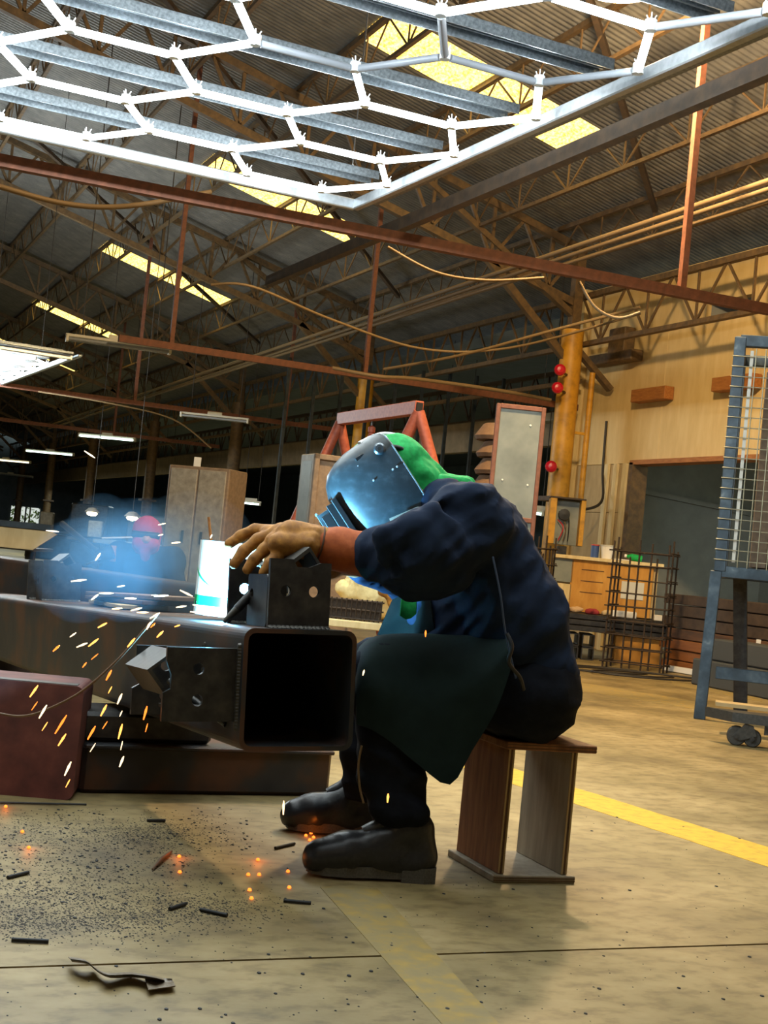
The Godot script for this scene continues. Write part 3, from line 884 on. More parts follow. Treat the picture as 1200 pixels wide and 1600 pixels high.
# ---------- lamps ----------
func lattice(a: float, b: float) -> Vector3:
	return Vector3(0.436 * a - 0.021 * b, 0, -0.028 * a - 0.436 * b)
func hex_lamp(where: Vector3, label: String, cols: Array, rows: Array, dead: Array, energy: float) -> void:
	var o := thing("hexagon_light_grid", label, "ceiling light", where, Basis(), "hexagonal light grids")
	var edges := {}
	var nodes := {}
	for i in range(cols[0], cols[1]):
		for j in range(rows[0], rows[1]):
			var c := Vector2(1.0 + 1.5 * i, 0.8660254 * (absi(i) % 2) + 1.7320508 * j)
			for k in 6:
				var p := c + Vector2(cos(PI / 3 * k), sin(PI / 3 * k))
				var q := c + Vector2(cos(PI / 3 * (k + 1)), sin(PI / 3 * (k + 1)))
				var mid := (p + q) * .5
				edges[Vector2i(roundi(mid.x * 20), roundi(mid.y * 20))] = [p, q]
				nodes[Vector2i(roundi(p.x * 20), roundi(p.y * 20))] = p
	for id in edges:
		var e: Array = edges[id]
		var off := false
		for d in dead:
			if ((e[0] + e[1]) * .5 as Vector2).distance_to(d) < 0.2: off = true
		var p := lattice(e[0].x, e[0].y)
		var q := lattice(e[1].x, e[1].y)
		var dir := (q - p).normalized()
		p += dir * 0.025
		q -= dir * 0.025
		part(o, "light_tube" if not off else "dead_tube", mb().tube([p, q], 0.0165, 8), M.tube_off if off else M.tube_cool, Transform3D(), "" if not off else "unlit grey tube")
		if not off:
			omni((p + q) * .5, hx("eef8fa"), energy, 0.012, 60.0, o)
	var clip := mb()
	clip.lathe(T(Vector3(0, -0.012, 0)), [Vector2(0, 0), Vector2(0.022, 0), Vector2(0.022, 0.04), Vector2(0, 0.04)], 10)
	for k in 3:
		var an := TAU * k / 3
		clip.tube([Vector3(cos(an) * .01, 0.03, sin(an) * .01), Vector3(cos(an) * .02, 0.05, sin(an) * .02)], 0.0025, 5)
	var cm := clip.mesh()
	for id in nodes:
		part(o, "connector", cm, M.clear, T(lattice(nodes[id].x, nodes[id].y)))
	# frame and the galvanised studs above the tubes
	var a0: float = -0.5 + 1.5 * cols[0] - 0.1
	var a1: float = 1.0 + 1.5 * (cols[1] - 1) + 1.2
	var b0: float = 1.7320508 * rows[0] - 1.2
	var b1: float = 1.7320508 * (rows[1] - 1) + 0.866 + 1.38
	var up := Vector3(0, 0.06, 0)
	for e in [[a0, b1, a1, b1], [a1, b1, a1, b0], [a1, b0, a0, b0], [a0, b0, a0, b1]]:
		var p := lattice(e[0], e[1])
		var q := lattice(e[2], e[3])
		var s := Vector3.UP.cross((q - p).normalized())
		part(o, "frame_rail", mb().bar(p + Vector3(0, 0.02, 0), q + Vector3(0, 0.02, 0), 0.045, 0.06, Vector3.UP, 0.006), M.alu)
		part(o, "frame_rail", mb().bar(p + up + s * 0.11, q + up + s * 0.11, 0.05, 0.03, Vector3.UP, 0.004), M.galv)
	var n := int((b1 - b0) / 1.7) + 1
	for k in n:
		var b: float = b1 - 0.55 - k * 1.73
		if b < b0: break
		var p := lattice(a0, b) + Vector3(0, 0.15, 0)
		var q := lattice(a1, b) + Vector3(0, 0.15, 0)
		var m := mb()
		m.bar(p, q, 0.12, 0.006)
		m.bar(p + Vector3(0, -0.02, 0.06), q + Vector3(0, -0.02, 0.06), 0.006, 0.045)
		m.bar(p + Vector3(0, -0.02, -0.06), q + Vector3(0, -0.02, -0.06), 0.006, 0.045)
		m.bar(p + Vector3(0, -0.008, 0.03), q + Vector3(0, -0.008, 0.03), 0.012, 0.012)
		m.bar(p + Vector3(0, -0.008, -0.03), q + Vector3(0, -0.008, -0.03), 0.012, 0.012)
		part(o, "stud", m, M.galv, Transform3D(), "galvanised steel channel above the tubes")
	# hangers up to the roof
	for c in [[a0 + 1, b1 - 1], [a1 - 0.6, b1 - 1.2], [a0 + 1, b0 + 1], [a1 - 0.6, b0 + 1]]:
		var p := lattice(c[0], c[1]) + Vector3(0, 0.09, 0)
		var top := roof_y(maxf(p.x + where.x, 1.3)) - 0.05 - where.y
		part(o, "hanger", mb().tube([p, Vector3(p.x, top, p.z)], 0.004, 5), M.cable)

func tube_fitting(p: Vector3, q: Vector3, lit: Material, label: String, energy: float, twin := true) -> void:
	var mid := (p + q) * .5
	var dir := (q - p).normalized()
	var o := thing("tube_fitting", label, "tube light", mid, Basis(dir, Vector3.UP, dir.cross(Vector3.UP)), "tube lights hung in the hall")
	var l := (q - p).length()
	part(o, "tray", mb().box(T(Vector3(0, 0.035, 0)), Vector3(l, 0.03, 0.07), 0.004), M.white_paint)
	for s in [-1.0, 1.0]:
		part(o, "end_cap", mb().box(T(Vector3(s * (l * .5 - 0.02), 0.005, 0)), Vector3(0.03, 0.07, 0.12), 0.004), M.white_paint)
	for s in ([-1.0, 1.0] if twin else [0.0]):
		part(o, "tube", mb().tube([Vector3(-l * .5 + 0.03, -0.005, s * 0.045), Vector3(l * .5 - 0.03, -0.005, s * 0.045)], 0.016, 8), lit)
	part(o, "ballast", mb().box(T(Vector3(0, 0.07, 0)), Vector3(0.22, 0.05, 0.05), 0.004), M.white_paint)
	for s in [-1.0, 1.0]:
		part(o, "hanger", mb().tube([Vector3(s * l * .35, 0.05, 0), Vector3(s * l * .35, maxf(0.1, roof_y(clampf(mid.x, 1.3, 8.0)) - 0.05 - mid.y), 0)], 0.006, 5), M.cable)
	if energy > 0:
		area(T(Vector3(0, -0.03, 0), Basis(Vector3.RIGHT, Vector3.FORWARD, Vector3.UP)), Vector2(l, 0.12), hx("f0fff4"), energy, o)

func build_lamps() -> void:
	var c := 0.8660254
	var dead := []
	for d in [[[c, -.5], [2 * c, 0]], [[2 * c, 0], [3 * c, -.5]], [[3 * c, -.5], [3 * c, -1.5]], [[3 * c, -.5], [4 * c, 0]], [[4 * c, 0], [5 * c, -.5]], [[5 * c, -1.5], [6 * c, -2]]]:
		var x: float = (d[0][0] + d[1][0]) * .5
		var y: float = (d[0][1] + d[1][1]) * .5
		dead.append(Vector2(c * x + .5 * y, -.5 * x + c * y))
	hex_lamp(Vector3(1.261, 2.75, -5.775), "bright white hexagon tube grid in an aluminium frame overhead, several tubes dead", [-3, 2], [-4, 2], dead, LAMP)
	hex_lamp(Vector3(1.1, 2.75, -19.6), "second bright hexagon tube grid, edge-on below the far skylights", [-1, 2], [-3, 2], [], LAMP * 1.6)
	tube_fitting(on_height(102, 528, 2.72), on_height(268, 550, 2.72), M.tube_off, "unlit twin tube fitting just under a far skylight", 0.0)
	tube_fitting(on_height(281, 648, 2.65), on_height(389, 659, 2.65), M.tube_off, "unlit twin tube fitting above the grey locker", 0.0)
	tube_fitting(on_height(123, 680, 2.6), on_height(212, 688, 2.6), M.tube_green, "lit green-white tube fitting, first of the lit row", 8.0)
	tube_fitting(on_height(40, 704, 2.6), on_height(116, 711, 2.6), M.tube_green, "lit white tube fitting, second of the lit row", 8.0)
	tube_fitting(on_height(-30, 716, 2.6), on_height(48, 723, 2.6), M.tube_warm, "lit warm-white tube fitting, farthest of the lit row", 8.0)
	tube_fitting(on_height(-20, 738, 2.5), on_height(52, 746, 2.5), M.tube_off, "unlit dusty tube fitting below the warm one", 0.0)
	for k in 4: tube_fitting(Vector3(9.2, 2.62, -19.0 - 9.0 * k), Vector3(9.2, 2.62, -20.2 - 9.0 * k), M.tube_green, "added unseen fill tube behind the annex fascia, number %s from the plywood wall" % ["one", "two", "three", "four"][k], 7.0, false)  # fill tubes added out of view to brighten the annex
	tube_fitting(Vector3(9.3, 2.6, -9.4), Vector3(10.5, 2.6, -9.4), M.tube_green, "added unseen fill tube inside the grey doorway room", 9.0, false)  # unseen tube added to light the room behind the doorway
	tube_fitting(at(376, 785, 26), at(408, 788, 26), M.tube_green, "short lit tube far behind, between locker and steel cabinet", 1.2, false)
	tube_fitting(at(828, 801, 17.5), at(850, 803, 17.5), M.tube_green, "bright lamp glimpsed between steel door panel and yellow column", 1.5, false)
	for p in [[144, 800, 22.0, "small round lamp far behind, beside the ochre column"], [207, 807, 20.0, "small round lamp far behind, over the second welder"]]:
		var w := at(p[0], p[1], p[2])
		var b := thing("bulkhead_lamp", p[3], "lamp", w, Basis(), "small lamps far behind")
		part(b, "bulb", mb().lathe(T(Vector3(0, -0.06, 0)), [Vector2(0, 0), Vector2(0.07, 0.01), Vector2(0.09, 0.04), Vector2(0.05, 0.07)], 12), M.tube_warm)
		part(b, "shade", mb().lathe(T(Vector3(0, 0, 0)), [Vector2(0.12, 0), Vector2(0.06, 0.06), Vector2(0, 0.07)], 12), M.cabinet)
		part(b, "hanger", mb().tube([Vector3(0, 0.06, 0), Vector3(0, roof_y(w.x) - w.y - 0.04, 0)], 0.006, 5), M.cable)
		omni(Vector3(0, -0.1, 0), hx("fff0c8"), 0.5, 0.05, 30.0, b)
	# a warm high-bay lamp over the aisle by the plywood wall, right of the picture; the second is an unseen fill lamp added behind the camera
	for h in [[Vector3(4.6, 4.62, -8.0), "warm high-bay bell lamp over the aisle before the plywood wall", HIGH_BAY], [Vector3(-2.6, 4.4, 1.5), "added unseen warm fill lamp behind the photographer", BACK_FILL]]:
		var b := thing("high_bay_lamp", h[1], "lamp", h[0], Basis(), "high-bay lamps")
		part(b, "reflector", mb().lathe(T(Vector3.ZERO), [Vector2(0.26, 0), Vector2(0.22, 0.12), Vector2(0.1, 0.26), Vector2(0, 0.28)], 24), M.alu)
		part(b, "bulb", mb().lathe(T(Vector3(0, 0.02, 0)), [Vector2(0, 0), Vector2(0.07, 0.03), Vector2(0.08, 0.09), Vector2(0, 0.14)], 16), M.tube_warm)
		part(b, "hanger", mb().tube([Vector3(0, 0.27, 0), Vector3(0, 0.9, 0)], 0.008, 6), M.cable)
		omni(Vector3(0, -0.06, 0), hx("ffd9a0"), h[2], 0.16, 60.0, b)

# ---------- things further back ----------
func stand(x: float, depth: float) -> Vector3:
	var p := at(x, 868.0 + 0.0985 * (x - 600.0) + EYE * FOCAL / depth, depth)
	p.y = 0.0
	return p
func bx(o: Node3D, called: String, c: Vector3, s: Vector3, m: Material, bev := 0.004, label := "") -> MeshInstance3D:
	return part(o, called, mb().box(T(c), s, bev), m, Transform3D(), label)

func build_back() -> void:
	# grey locker in the smoke
	var o := thing("metal_locker", "tall grey two-door locker with a card on top, behind the smoke", "locker", stand(303, 14.0), flat * Basis(Vector3.UP, -0.35))
	bx(o, "body", Vector3(0, 0.76, 0), Vector3(0.66, 1.46, 0.4), M.cabinet_frame, 0.01)
	for s in [-1.0, 1.0]:
		var d := bx(o, "door", Vector3(s * 0.155, 0.77, 0.205), Vector3(0.29, 1.38, 0.02), M.cabinet, 0.006)
		part(d, "handle", mb().box(T(Vector3(-s * 0.1, 0.8, 0.225)), Vector3(0.02, 0.12, 0.02)), M.steel)
	bx(o, "plinth", Vector3(0, 0.02, 0), Vector3(0.62, 0.04, 0.36), M.steel)
	var card := thing("card", "small pale card standing on top of the grey locker", "card", stand(303, 14.0) + flat * Vector3(-0.12, 1.49, 0.0), flat)
	bx(card, "board", Vector3(0, 0.05, 0), Vector3(0.07, 0.1, 0.01), M.white_paint, 0.002)
	# framed cabinet behind the helmet
	o = thing("steel_cabinet", "upright cabinet with pale side and brown framed front behind the helmet", "cabinet", stand(480, 10.4), flat * Basis(Vector3.UP, 0.42))
	bx(o, "body", Vector3(0.06, 0.75, 0), Vector3(0.42, 1.46, 0.26), M.cabinet, 0.008)
	for q in [[-0.13, 0.75, 0.04, 1.46], [0.25, 0.75, 0.04, 1.46], [0.06, 1.46, 0.42, 0.04], [0.06, 0.04, 0.42, 0.05]]:
		bx(o, "frame_strip", Vector3(q[0], q[1], 0.14), Vector3(q[2], q[3], 0.03), M.cabinet_frame)
	part(o, "dark_panel", mb().plate(T(Vector3(0.06, 0.75, 0.132)), ring2(Vector2.ZERO, 0.15, 24), 0.012), M.steel, T(Vector3(0, 0, 0)))
	bx(o, "front_panel", Vector3(0.06, 0.75, 0.128), Vector3(0.36, 1.4, 0.006), M.cabinet_frame)
	bx(o, "back_frame", Vector3(-0.145, 0.75, 0.0), Vector3(0.012, 1.36, 0.2), M.zinc)
	# steel door panel leaning upright
	o = thing("door_panel", "tall narrow sheet-steel door panel with reddish frame and white handle", "door panel", stand(775, 10.5), flat * Basis(Vector3.UP, 0.05))
	bx(o, "sheet", Vector3(0, 1.5, 0), Vector3(0.31, 0.98, 0.012), M.zinc, 0.002)
	bx(o, "sheet", Vector3(0, 0.58, 0), Vector3(0.31, 0.82, 0.012), M.zinc, 0.002)
	for s in [-1.0, 1.0]: bx(o, "stile", Vector3(s * 0.168, 1.0, 0.004), Vector3(0.032, 2.0, 0.035), M.red_frame)
	for y in [0.03, 1.16, 1.984]: bx(o, "rail", Vector3(0, y, 0.004), Vector3(0.31, 0.035, 0.035), M.red_frame)
	bx(o, "handle", Vector3(-0.17, 1.3, 0.03), Vector3(0.02, 0.11, 0.02), M.white)
	for q in [[0.08, 1.86], [0.1, 1.42], [-0.09, 1.44]]: part(o, "rivet", mb().lathe(T(Vector3(q[0], q[1], 0.006), Basis(Vector3.RIGHT, PI / 2)), [Vector2(0.008, 0), Vector2(0.006, 0.006), Vector2(0, 0.006)], 8), M.white)
	part(o, "prop", mb().bar(Vector3(0.1, 1.5, -0.02), Vector3(0.12, 0.0, -0.5), 0.03, 0.03), M.red_frame)
	# stack of brown tubs
	var tub := mb().lathe(T(Vector3.ZERO), [Vector2(0, 0.0), Vector2(0.2, 0.0), Vector2(0.215, 0.03), Vector2(0.15, 0.13), Vector2(0.13, 0.138), Vector2(0, 0.138)], 18).mesh()
	var base := stand(752, 11.6)
	for k in 14:
		single("brown_tub", tub, M.brown, "brown tapered tub in the tall stack behind the steel door panel", "tub", "stacked brown tubs", "", T(base + Vector3(0.012 * sin(k * 2.3), 0.14 * k, 0.012 * cos(k * 1.7))))
	# red gantry with chain hoist
	var gr := at(655, 637, 10.5)
	var gl := at(532, 655, 12.1)
	o = thing("gantry_frame", "red tubular lifting gantry with a beam on splayed legs", "gantry", Vector3((gr.x + gl.x) * .5, 0, (gr.z + gl.z) * .5))
	var og := o.position
	part(o, "beam", mb().bar(gl - og, gr - og, 0.07, 0.1, Vector3.UP, 0.004), M.gantry)
	part(o, "beam_end", mb().bar(gr - og, gr - og + (gr - gl).normalized() * 0.01, 0.05, 0.075), M.black)
	for q in [[gr, 768, 1037, 10.5], [gr, 470, 1033, 11.0], [gl, 378, 999, 12.1], [gl, 600, 999, 12.6]]:
		var foot := at(q[1], q[2], q[3])
		foot.y = 0.0
		var leg := part(o, "leg", mb().tube([q[0] - og + Vector3(0, -0.03, 0), foot - og + Vector3(0, 0.02, 0)], 0.043, 12), M.gantry)
		part(leg, "foot_plate", mb().box(T(foot - og + Vector3(0, 0.01, 0)), Vector3(0.18, 0.02, 0.18)), M.gantry)
	var hk := gl.lerp(gr, 0.45)
	o = thing("chain_hoist", "orange hook block of a chain hoist hanging from red gantry", "hoist", hk + Vector3(0, -0.055, 0))
	part(o, "chain", mb().tube([Vector3(0, 0, 0), Vector3(0, -0.1, 0)], 0.008, 6), M.steel)
	part(o, "trolley", mb().lathe(T(Vector3(0, -0.1, 0)), [Vector2(0, 0), Vector2(0.028, 0.01), Vector2(0.03, 0.05), Vector2(0, 0.07)], 10), M.gantry)
	part(o, "hook_block", mb().lathe(T(Vector3(0, -0.25, 0)), [Vector2(0, 0), Vector2(0.05, 0.02), Vector2(0.06, 0.08), Vector2(0.03, 0.12), Vector2(0.015, 0.17), Vector2(0, 0.17)], 12), M.gantry)
	part(o, "hook", mb().tube(curve([Vector3(0, -0.24, 0), Vector3(0.05, -0.29, 0), Vector3(0.01, -0.36, 0), Vector3(-0.05, -0.31, 0)]), 0.016, 7), M.gantry)
	# bells, pipe and switch box on the first column
	var cz := col_z(0)
	for k in 3:
		var q: Array = [[875, 578], [871, 606], [861, 729]][k]
		var p := at(q[0], q[1], 15.55)
		o = thing("alarm_bell", ["round red alarm bell, topmost on the yellow column", "round red alarm bell just below the topmost one", "round red alarm bell above the switch box"][k], "alarm bell", p, flat, "red bells on the yellow column")
		part(o, "dome", mb().lathe(T(Vector3(0, 0, 0), Basis(Vector3.RIGHT, PI / 2)), [Vector2(0.062, -0.02), Vector2(0.066, 0.0), Vector2(0.06, 0.03), Vector2(0.035, 0.052), Vector2(0, 0.058)], 16), M.red)
		var axis := Vector3(COL_X, p.y, cz) - p
		part(o, "bracket", mb().bar(Vector3(0.0, 0, -0.02), flat.inverse() * (axis - axis.normalized() * 0.12), 0.02, 0.02), M.steel)
	o = thing("yellow_pipe", "thin yellow vertical pipe beside the yellow column", "pipe", Vector3(COL_X + 0.27, 0, cz + 0.05))
	part(o, "run", mb().tube([Vector3(0, 1.4, 0), Vector3(0, 3.1, 0)], 0.034, 10), M.column)
	part(o, "clamp", mb().bar(Vector3(0, 2.4, 0), Vector3(-0.2, 2.4, 0), 0.03, 0.03), M.column)
	var eb := at(883, 816, 15.1)
	o = thing("switch_box", "open ochre electrical switch box with loose wires at column foot", "switch box", Vector3(eb.x, 0, eb.z), flat)
	bx(o, "post", Vector3(0, 0.55, -0.08), Vector3(0.1, 1.1, 0.06), M.steel)
	bx(o, "back_plate", Vector3(0, eb.y, -0.05), Vector3(0.34, 0.48, 0.02), M.zinc)
	bx(o, "side", Vector3(-0.15, eb.y, 0.03), Vector3(0.07, 0.48, 0.16), M.column)
	bx(o, "side", Vector3(0.165, eb.y, 0.03), Vector3(0.05, 0.48, 0.16), M.column)
	bx(o, "lid", Vector3(0, eb.y + 0.25, 0.02), Vector3(0.38, 0.02, 0.18), M.truss_dark)
	part(o, "breaker", mb().lathe(T(Vector3(-0.02, eb.y + 0.08, -0.02), Basis(Vector3.RIGHT, PI / 2)), [Vector2(0, 0), Vector2(0.06, 0), Vector2(0.06, 0.07), Vector2(0, 0.075)], 12), M.black)
	for k in 3:
		part(o, "wire", mb().tube(curve([Vector3(-0.08 + 0.06 * k, eb.y + 0.02, 0), Vector3(-0.02 + 0.03 * k, eb.y - 0.06, 0.05), Vector3(-0.06 + 0.05 * k, eb.y - 0.2, 0.02)]), 0.006, 5), [M.red, M.cable_pale, M.black][k])
	single("loose_cable", mb().tube(curve([Vector3(COL_X + 0.1, 1.52, cz + 0.3), Vector3(COL_X + 0.45, 1.65, cz + 0.2), Vector3(COL_X + 0.58, 2.05, cz - 0.05), Vector3(COL_X + 0.6, 2.6, cz - 0.1)]), 0.016, 6), M.cable, "dark cable bundle looping from switch box to plywood wall", "cable")

	# plywood bench, and what lies on and under it
	var bf := flat * Basis(Vector3.UP, -0.06)
	var bb := stand(935, 14.2)
	o = thing("plywood_cabinet", "ochre plywood bench cabinet standing on steel plates", "cabinet", bb + Vector3(0, 0.445, 0), bf)
	bx(o, "front", Vector3(0.04, 0.265, 0.2), Vector3(0.8, 0.52, 0.02), M.ply_ochre, 0.003)
	bx(o, "body", Vector3(0.0, 0.26, -0.02), Vector3(0.98, 0.51, 0.4), M.ply_dull, 0.004)
	bx(o, "end_panel", Vector3(-0.44, 0.1, 0.2), Vector3(0.2, 0.33, 0.02), M.ply_pale, 0.003)
	bx(o, "end_door", Vector3(-0.44, 0.4, 0.2), Vector3(0.2, 0.24, 0.02), M.zinc, 0.003)
	bx(o, "top", Vector3(0, 0.53, 0), Vector3(1.06, 0.035, 0.5), M.ply_pale, 0.004)
	bx(o, "label_sheet", Vector3(0.25, 0.26, 0.213), Vector3(0.22, 0.17, 0.004), M.white_paint, 0.001)
	for k in 3: bx(o, "stencil_line", Vector3(-0.15, 0.42 - 0.11 * k, 0.212), Vector3(0.22, 0.008, 0.004), M.timber, 0.0)
	var plate := thing("steel_plate_stack", "dark steel plates laid flat under the plywood cabinet", "steel plates", bb + Vector3(0, 0.27, 0), bf)
	for k in 3: bx(plate, "plate", Vector3(0.02 * k, 0.03 + 0.057 * k, 0.12), Vector3(1.3 - 0.03 * k, 0.05, 0.75), M.steel, 0.004)
	for k in 4:
		var q := Vector3(-0.3 + 0.15 * (k % 2), 0.06 + 0.125 * (k / 2), 0.2)
		single("steel_tube", mb().plate(T(bb + bf * q, bf), rect2(-0.06, -0.06, 0.06, 0.06, 0.01), 0.5, [rect2(-0.05, -0.05, 0.05, 0.05)]), M.steel, "square hollow steel tube in the two by two block under plates", "steel tube", "tubes under the steel plates")
	single("wooden_crate", mb().box(T(bb + bf * Vector3(0.33, 0.135, 0.18), bf), Vector3(0.44, 0.268, 0.5), 0.006), M.ply_ochre, "ochre wooden crate under the steel plates behind rebar cage", "crate")
	var top := bb + Vector3(0, 0.445 + 0.548, 0)
	o = thing("plastic_bucket", "white plastic bucket with red rim and blue label on bench", "bucket", top + bf * Vector3(-0.02, 0, 0.1), bf)
	part(o, "pail", mb().lathe(T(Vector3.ZERO), [Vector2(0, 0), Vector2(0.05, 0), Vector2(0.066, 0.13), Vector2(0.06, 0.13), Vector2(0.046, 0.01), Vector2(0, 0.01)], 16), M.white)
	part(o, "rim", mb().lathe(T(Vector3(0, 0.125, 0)), [Vector2(0.07, 0), Vector2(0.072, 0.008), Vector2(0.06, 0.012)], 16), M.white_paint)
	o = thing("paint_tin", "small blue and red tin beside the white bucket", "tin", top + bf * Vector3(-0.135, 0, 0.06), bf)
	part(o, "can", mb().lathe(T(Vector3.ZERO), [Vector2(0, 0), Vector2(0.04, 0), Vector2(0.04, 0.12), Vector2(0, 0.12)], 14), plain("39538a", 0.4))
	part(o, "lid", mb().lathe(T(Vector3(0, 0.12, 0)), [Vector2(0.043, 0), Vector2(0.043, 0.012), Vector2(0, 0.014)], 14), plain("b3453a", 0.4))
	o = thing("green_bottle", "green plastic bottle lying on the plywood bench", "bottle", top + bf * Vector3(0.26, 0.038, 0.1), bf * Basis(Vector3.BACK, 1.45))
	part(o, "body", mb().lathe(T(Vector3(0, -0.07, 0)), [Vector2(0, 0), Vector2(0.034, 0.004), Vector2(0.034, 0.11), Vector2(0.014, 0.14), Vector2(0.014, 0.155), Vector2(0, 0.155)], 14), M.green)
	part(o, "cap", mb().lathe(T(Vector3(0, 0.085, 0)), [Vector2(0.016, 0), Vector2(0.016, 0.02), Vector2(0, 0.02)], 10), M.white)
	single("paper_sheet", mb().box(T(top + bf * Vector3(0.12, 0.006, 0.14), bf * Basis(Vector3.UP, 0.3)), Vector3(0.14, 0.008, 0.1), 0.001), M.white, "white papers lying on the bench by the green bottle", "paper")
	var ledge := bb + Vector3(0, 0.27 + 0.17, 0)
	single("foam_box", mb().box(T(ledge + bf * Vector3(0.17, 0.032, 0.36), bf), Vector3(0.24, 0.06, 0.1), 0.004), M.white, "long white foam box on the steel plates", "box")
	single("foam_box", mb().box(T(ledge + bf * Vector3(0.5, 0.03, 0.36), bf), Vector3(0.08, 0.055, 0.09), 0.004), M.white, "small white foam block at the end of steel plates", "box")
	for k in 4:
		var q: Array = [[-0.42, "f0d9b0", "crumpled cream rag on the steel plates"], [-0.28, "d8b48a", "crumpled tan glove on the steel plates"], [-0.14, "a8363a", "crumpled red rag on the steel plates"], [0.0, "d9bd8e", "crumpled pale glove beside the long foam box"]][k]
		var bones := []
		for j in 5: bones.append([Vector3(rng.randf_range(-.05, .05), 0.025, rng.randf_range(-.03, .03)), Vector3(rng.randf_range(-.06, .06), rng.randf_range(.02, .05), rng.randf_range(-.03, .03)), 0.022, 0.016])
		single("rag", skin(bones, 0.012, 0.02, 0.004, 20.0), mottled([[0.0, hx(q[1]).darkened(0.2)], [1.0, hx(q[1])]], 0.1, 0.05, 0.9), q[2], "rag", "rags on the steel plates", "", T(ledge + bf * Vector3(q[0], 0.0, 0.36)))
	# rebar cages
	rebar_cage(stand(992, 12.9), bf * Basis(Vector3.UP, -0.35), 0.52, 0.3, 1.1, 4, 3, 9, "upright cage of tied rusty rebar in front of the plywood bench")
	rebar_cage(stand(832, 13.2), bf * Basis(Vector3.UP, -0.2), 0.22, 0.2, 1.05, 5, 2, 8, "small upright rebar cage beside the switch box")
	for k in 3:
		var ps := []
		var c := stand(930 + 40 * k, 12.4 - 0.2 * k)
		for j in 15: ps.append(c + Vector3(0.5 * cos(j * .48 + k), 0.008 + 0.006 * k, 0.3 * sin(j * .48 + k)))
		single("floor_cable", mb().tube(curve(ps, 3), 0.008, 5), M.cable, ["thin black cable coiled on floor before the crate", "thin black cable coiled on floor under the rebar cage", "thin black cable trailing towards the white strip"][k], "cable", "cables on the floor")

func rebar_cage(p: Vector3, b: Basis, w: float, d: float, h: float, nw: int, nd: int, nh: int, label: String) -> void:
	var o := thing("rebar_cage", label, "rebar cage", p, b)
	for i in nw:
		for j in nd:
			if i > 0 and i < nw - 1 and j > 0 and j < nd - 1: continue
			var x := -w * .5 + w * i / (nw - 1)
			var z := -d * .5 + d * j / (nd - 1)
			part(o, "upright_bar", mb().tube([Vector3(x, 0, z), Vector3(x + 0.01 * sin(i * 3.0 + j), h + 0.09 * sin(i * 2.1 + j * 1.3), z)], 0.009, 6), M.rebar)
	for k in nh:
		var y := 0.06 + (h - 0.1) * k / (nh - 1)
		var e := 0.03
		for s in [-1.0, 1.0]:
			part(o, "tie_bar", mb().tube([Vector3(-w * .5 - e, y, s * d * .5 + 0.012), Vector3(w * .5 + e, y + 0.008 * sin(k * 2.0), s * d * .5 + 0.012)], 0.007, 6), M.rebar)
			part(o, "tie_bar", mb().tube([Vector3(s * w * .5 + 0.012, y + 0.012, -d * .5 - e), Vector3(s * w * .5 + 0.012, y + 0.012, d * .5 + e)], 0.007, 6), M.rebar)

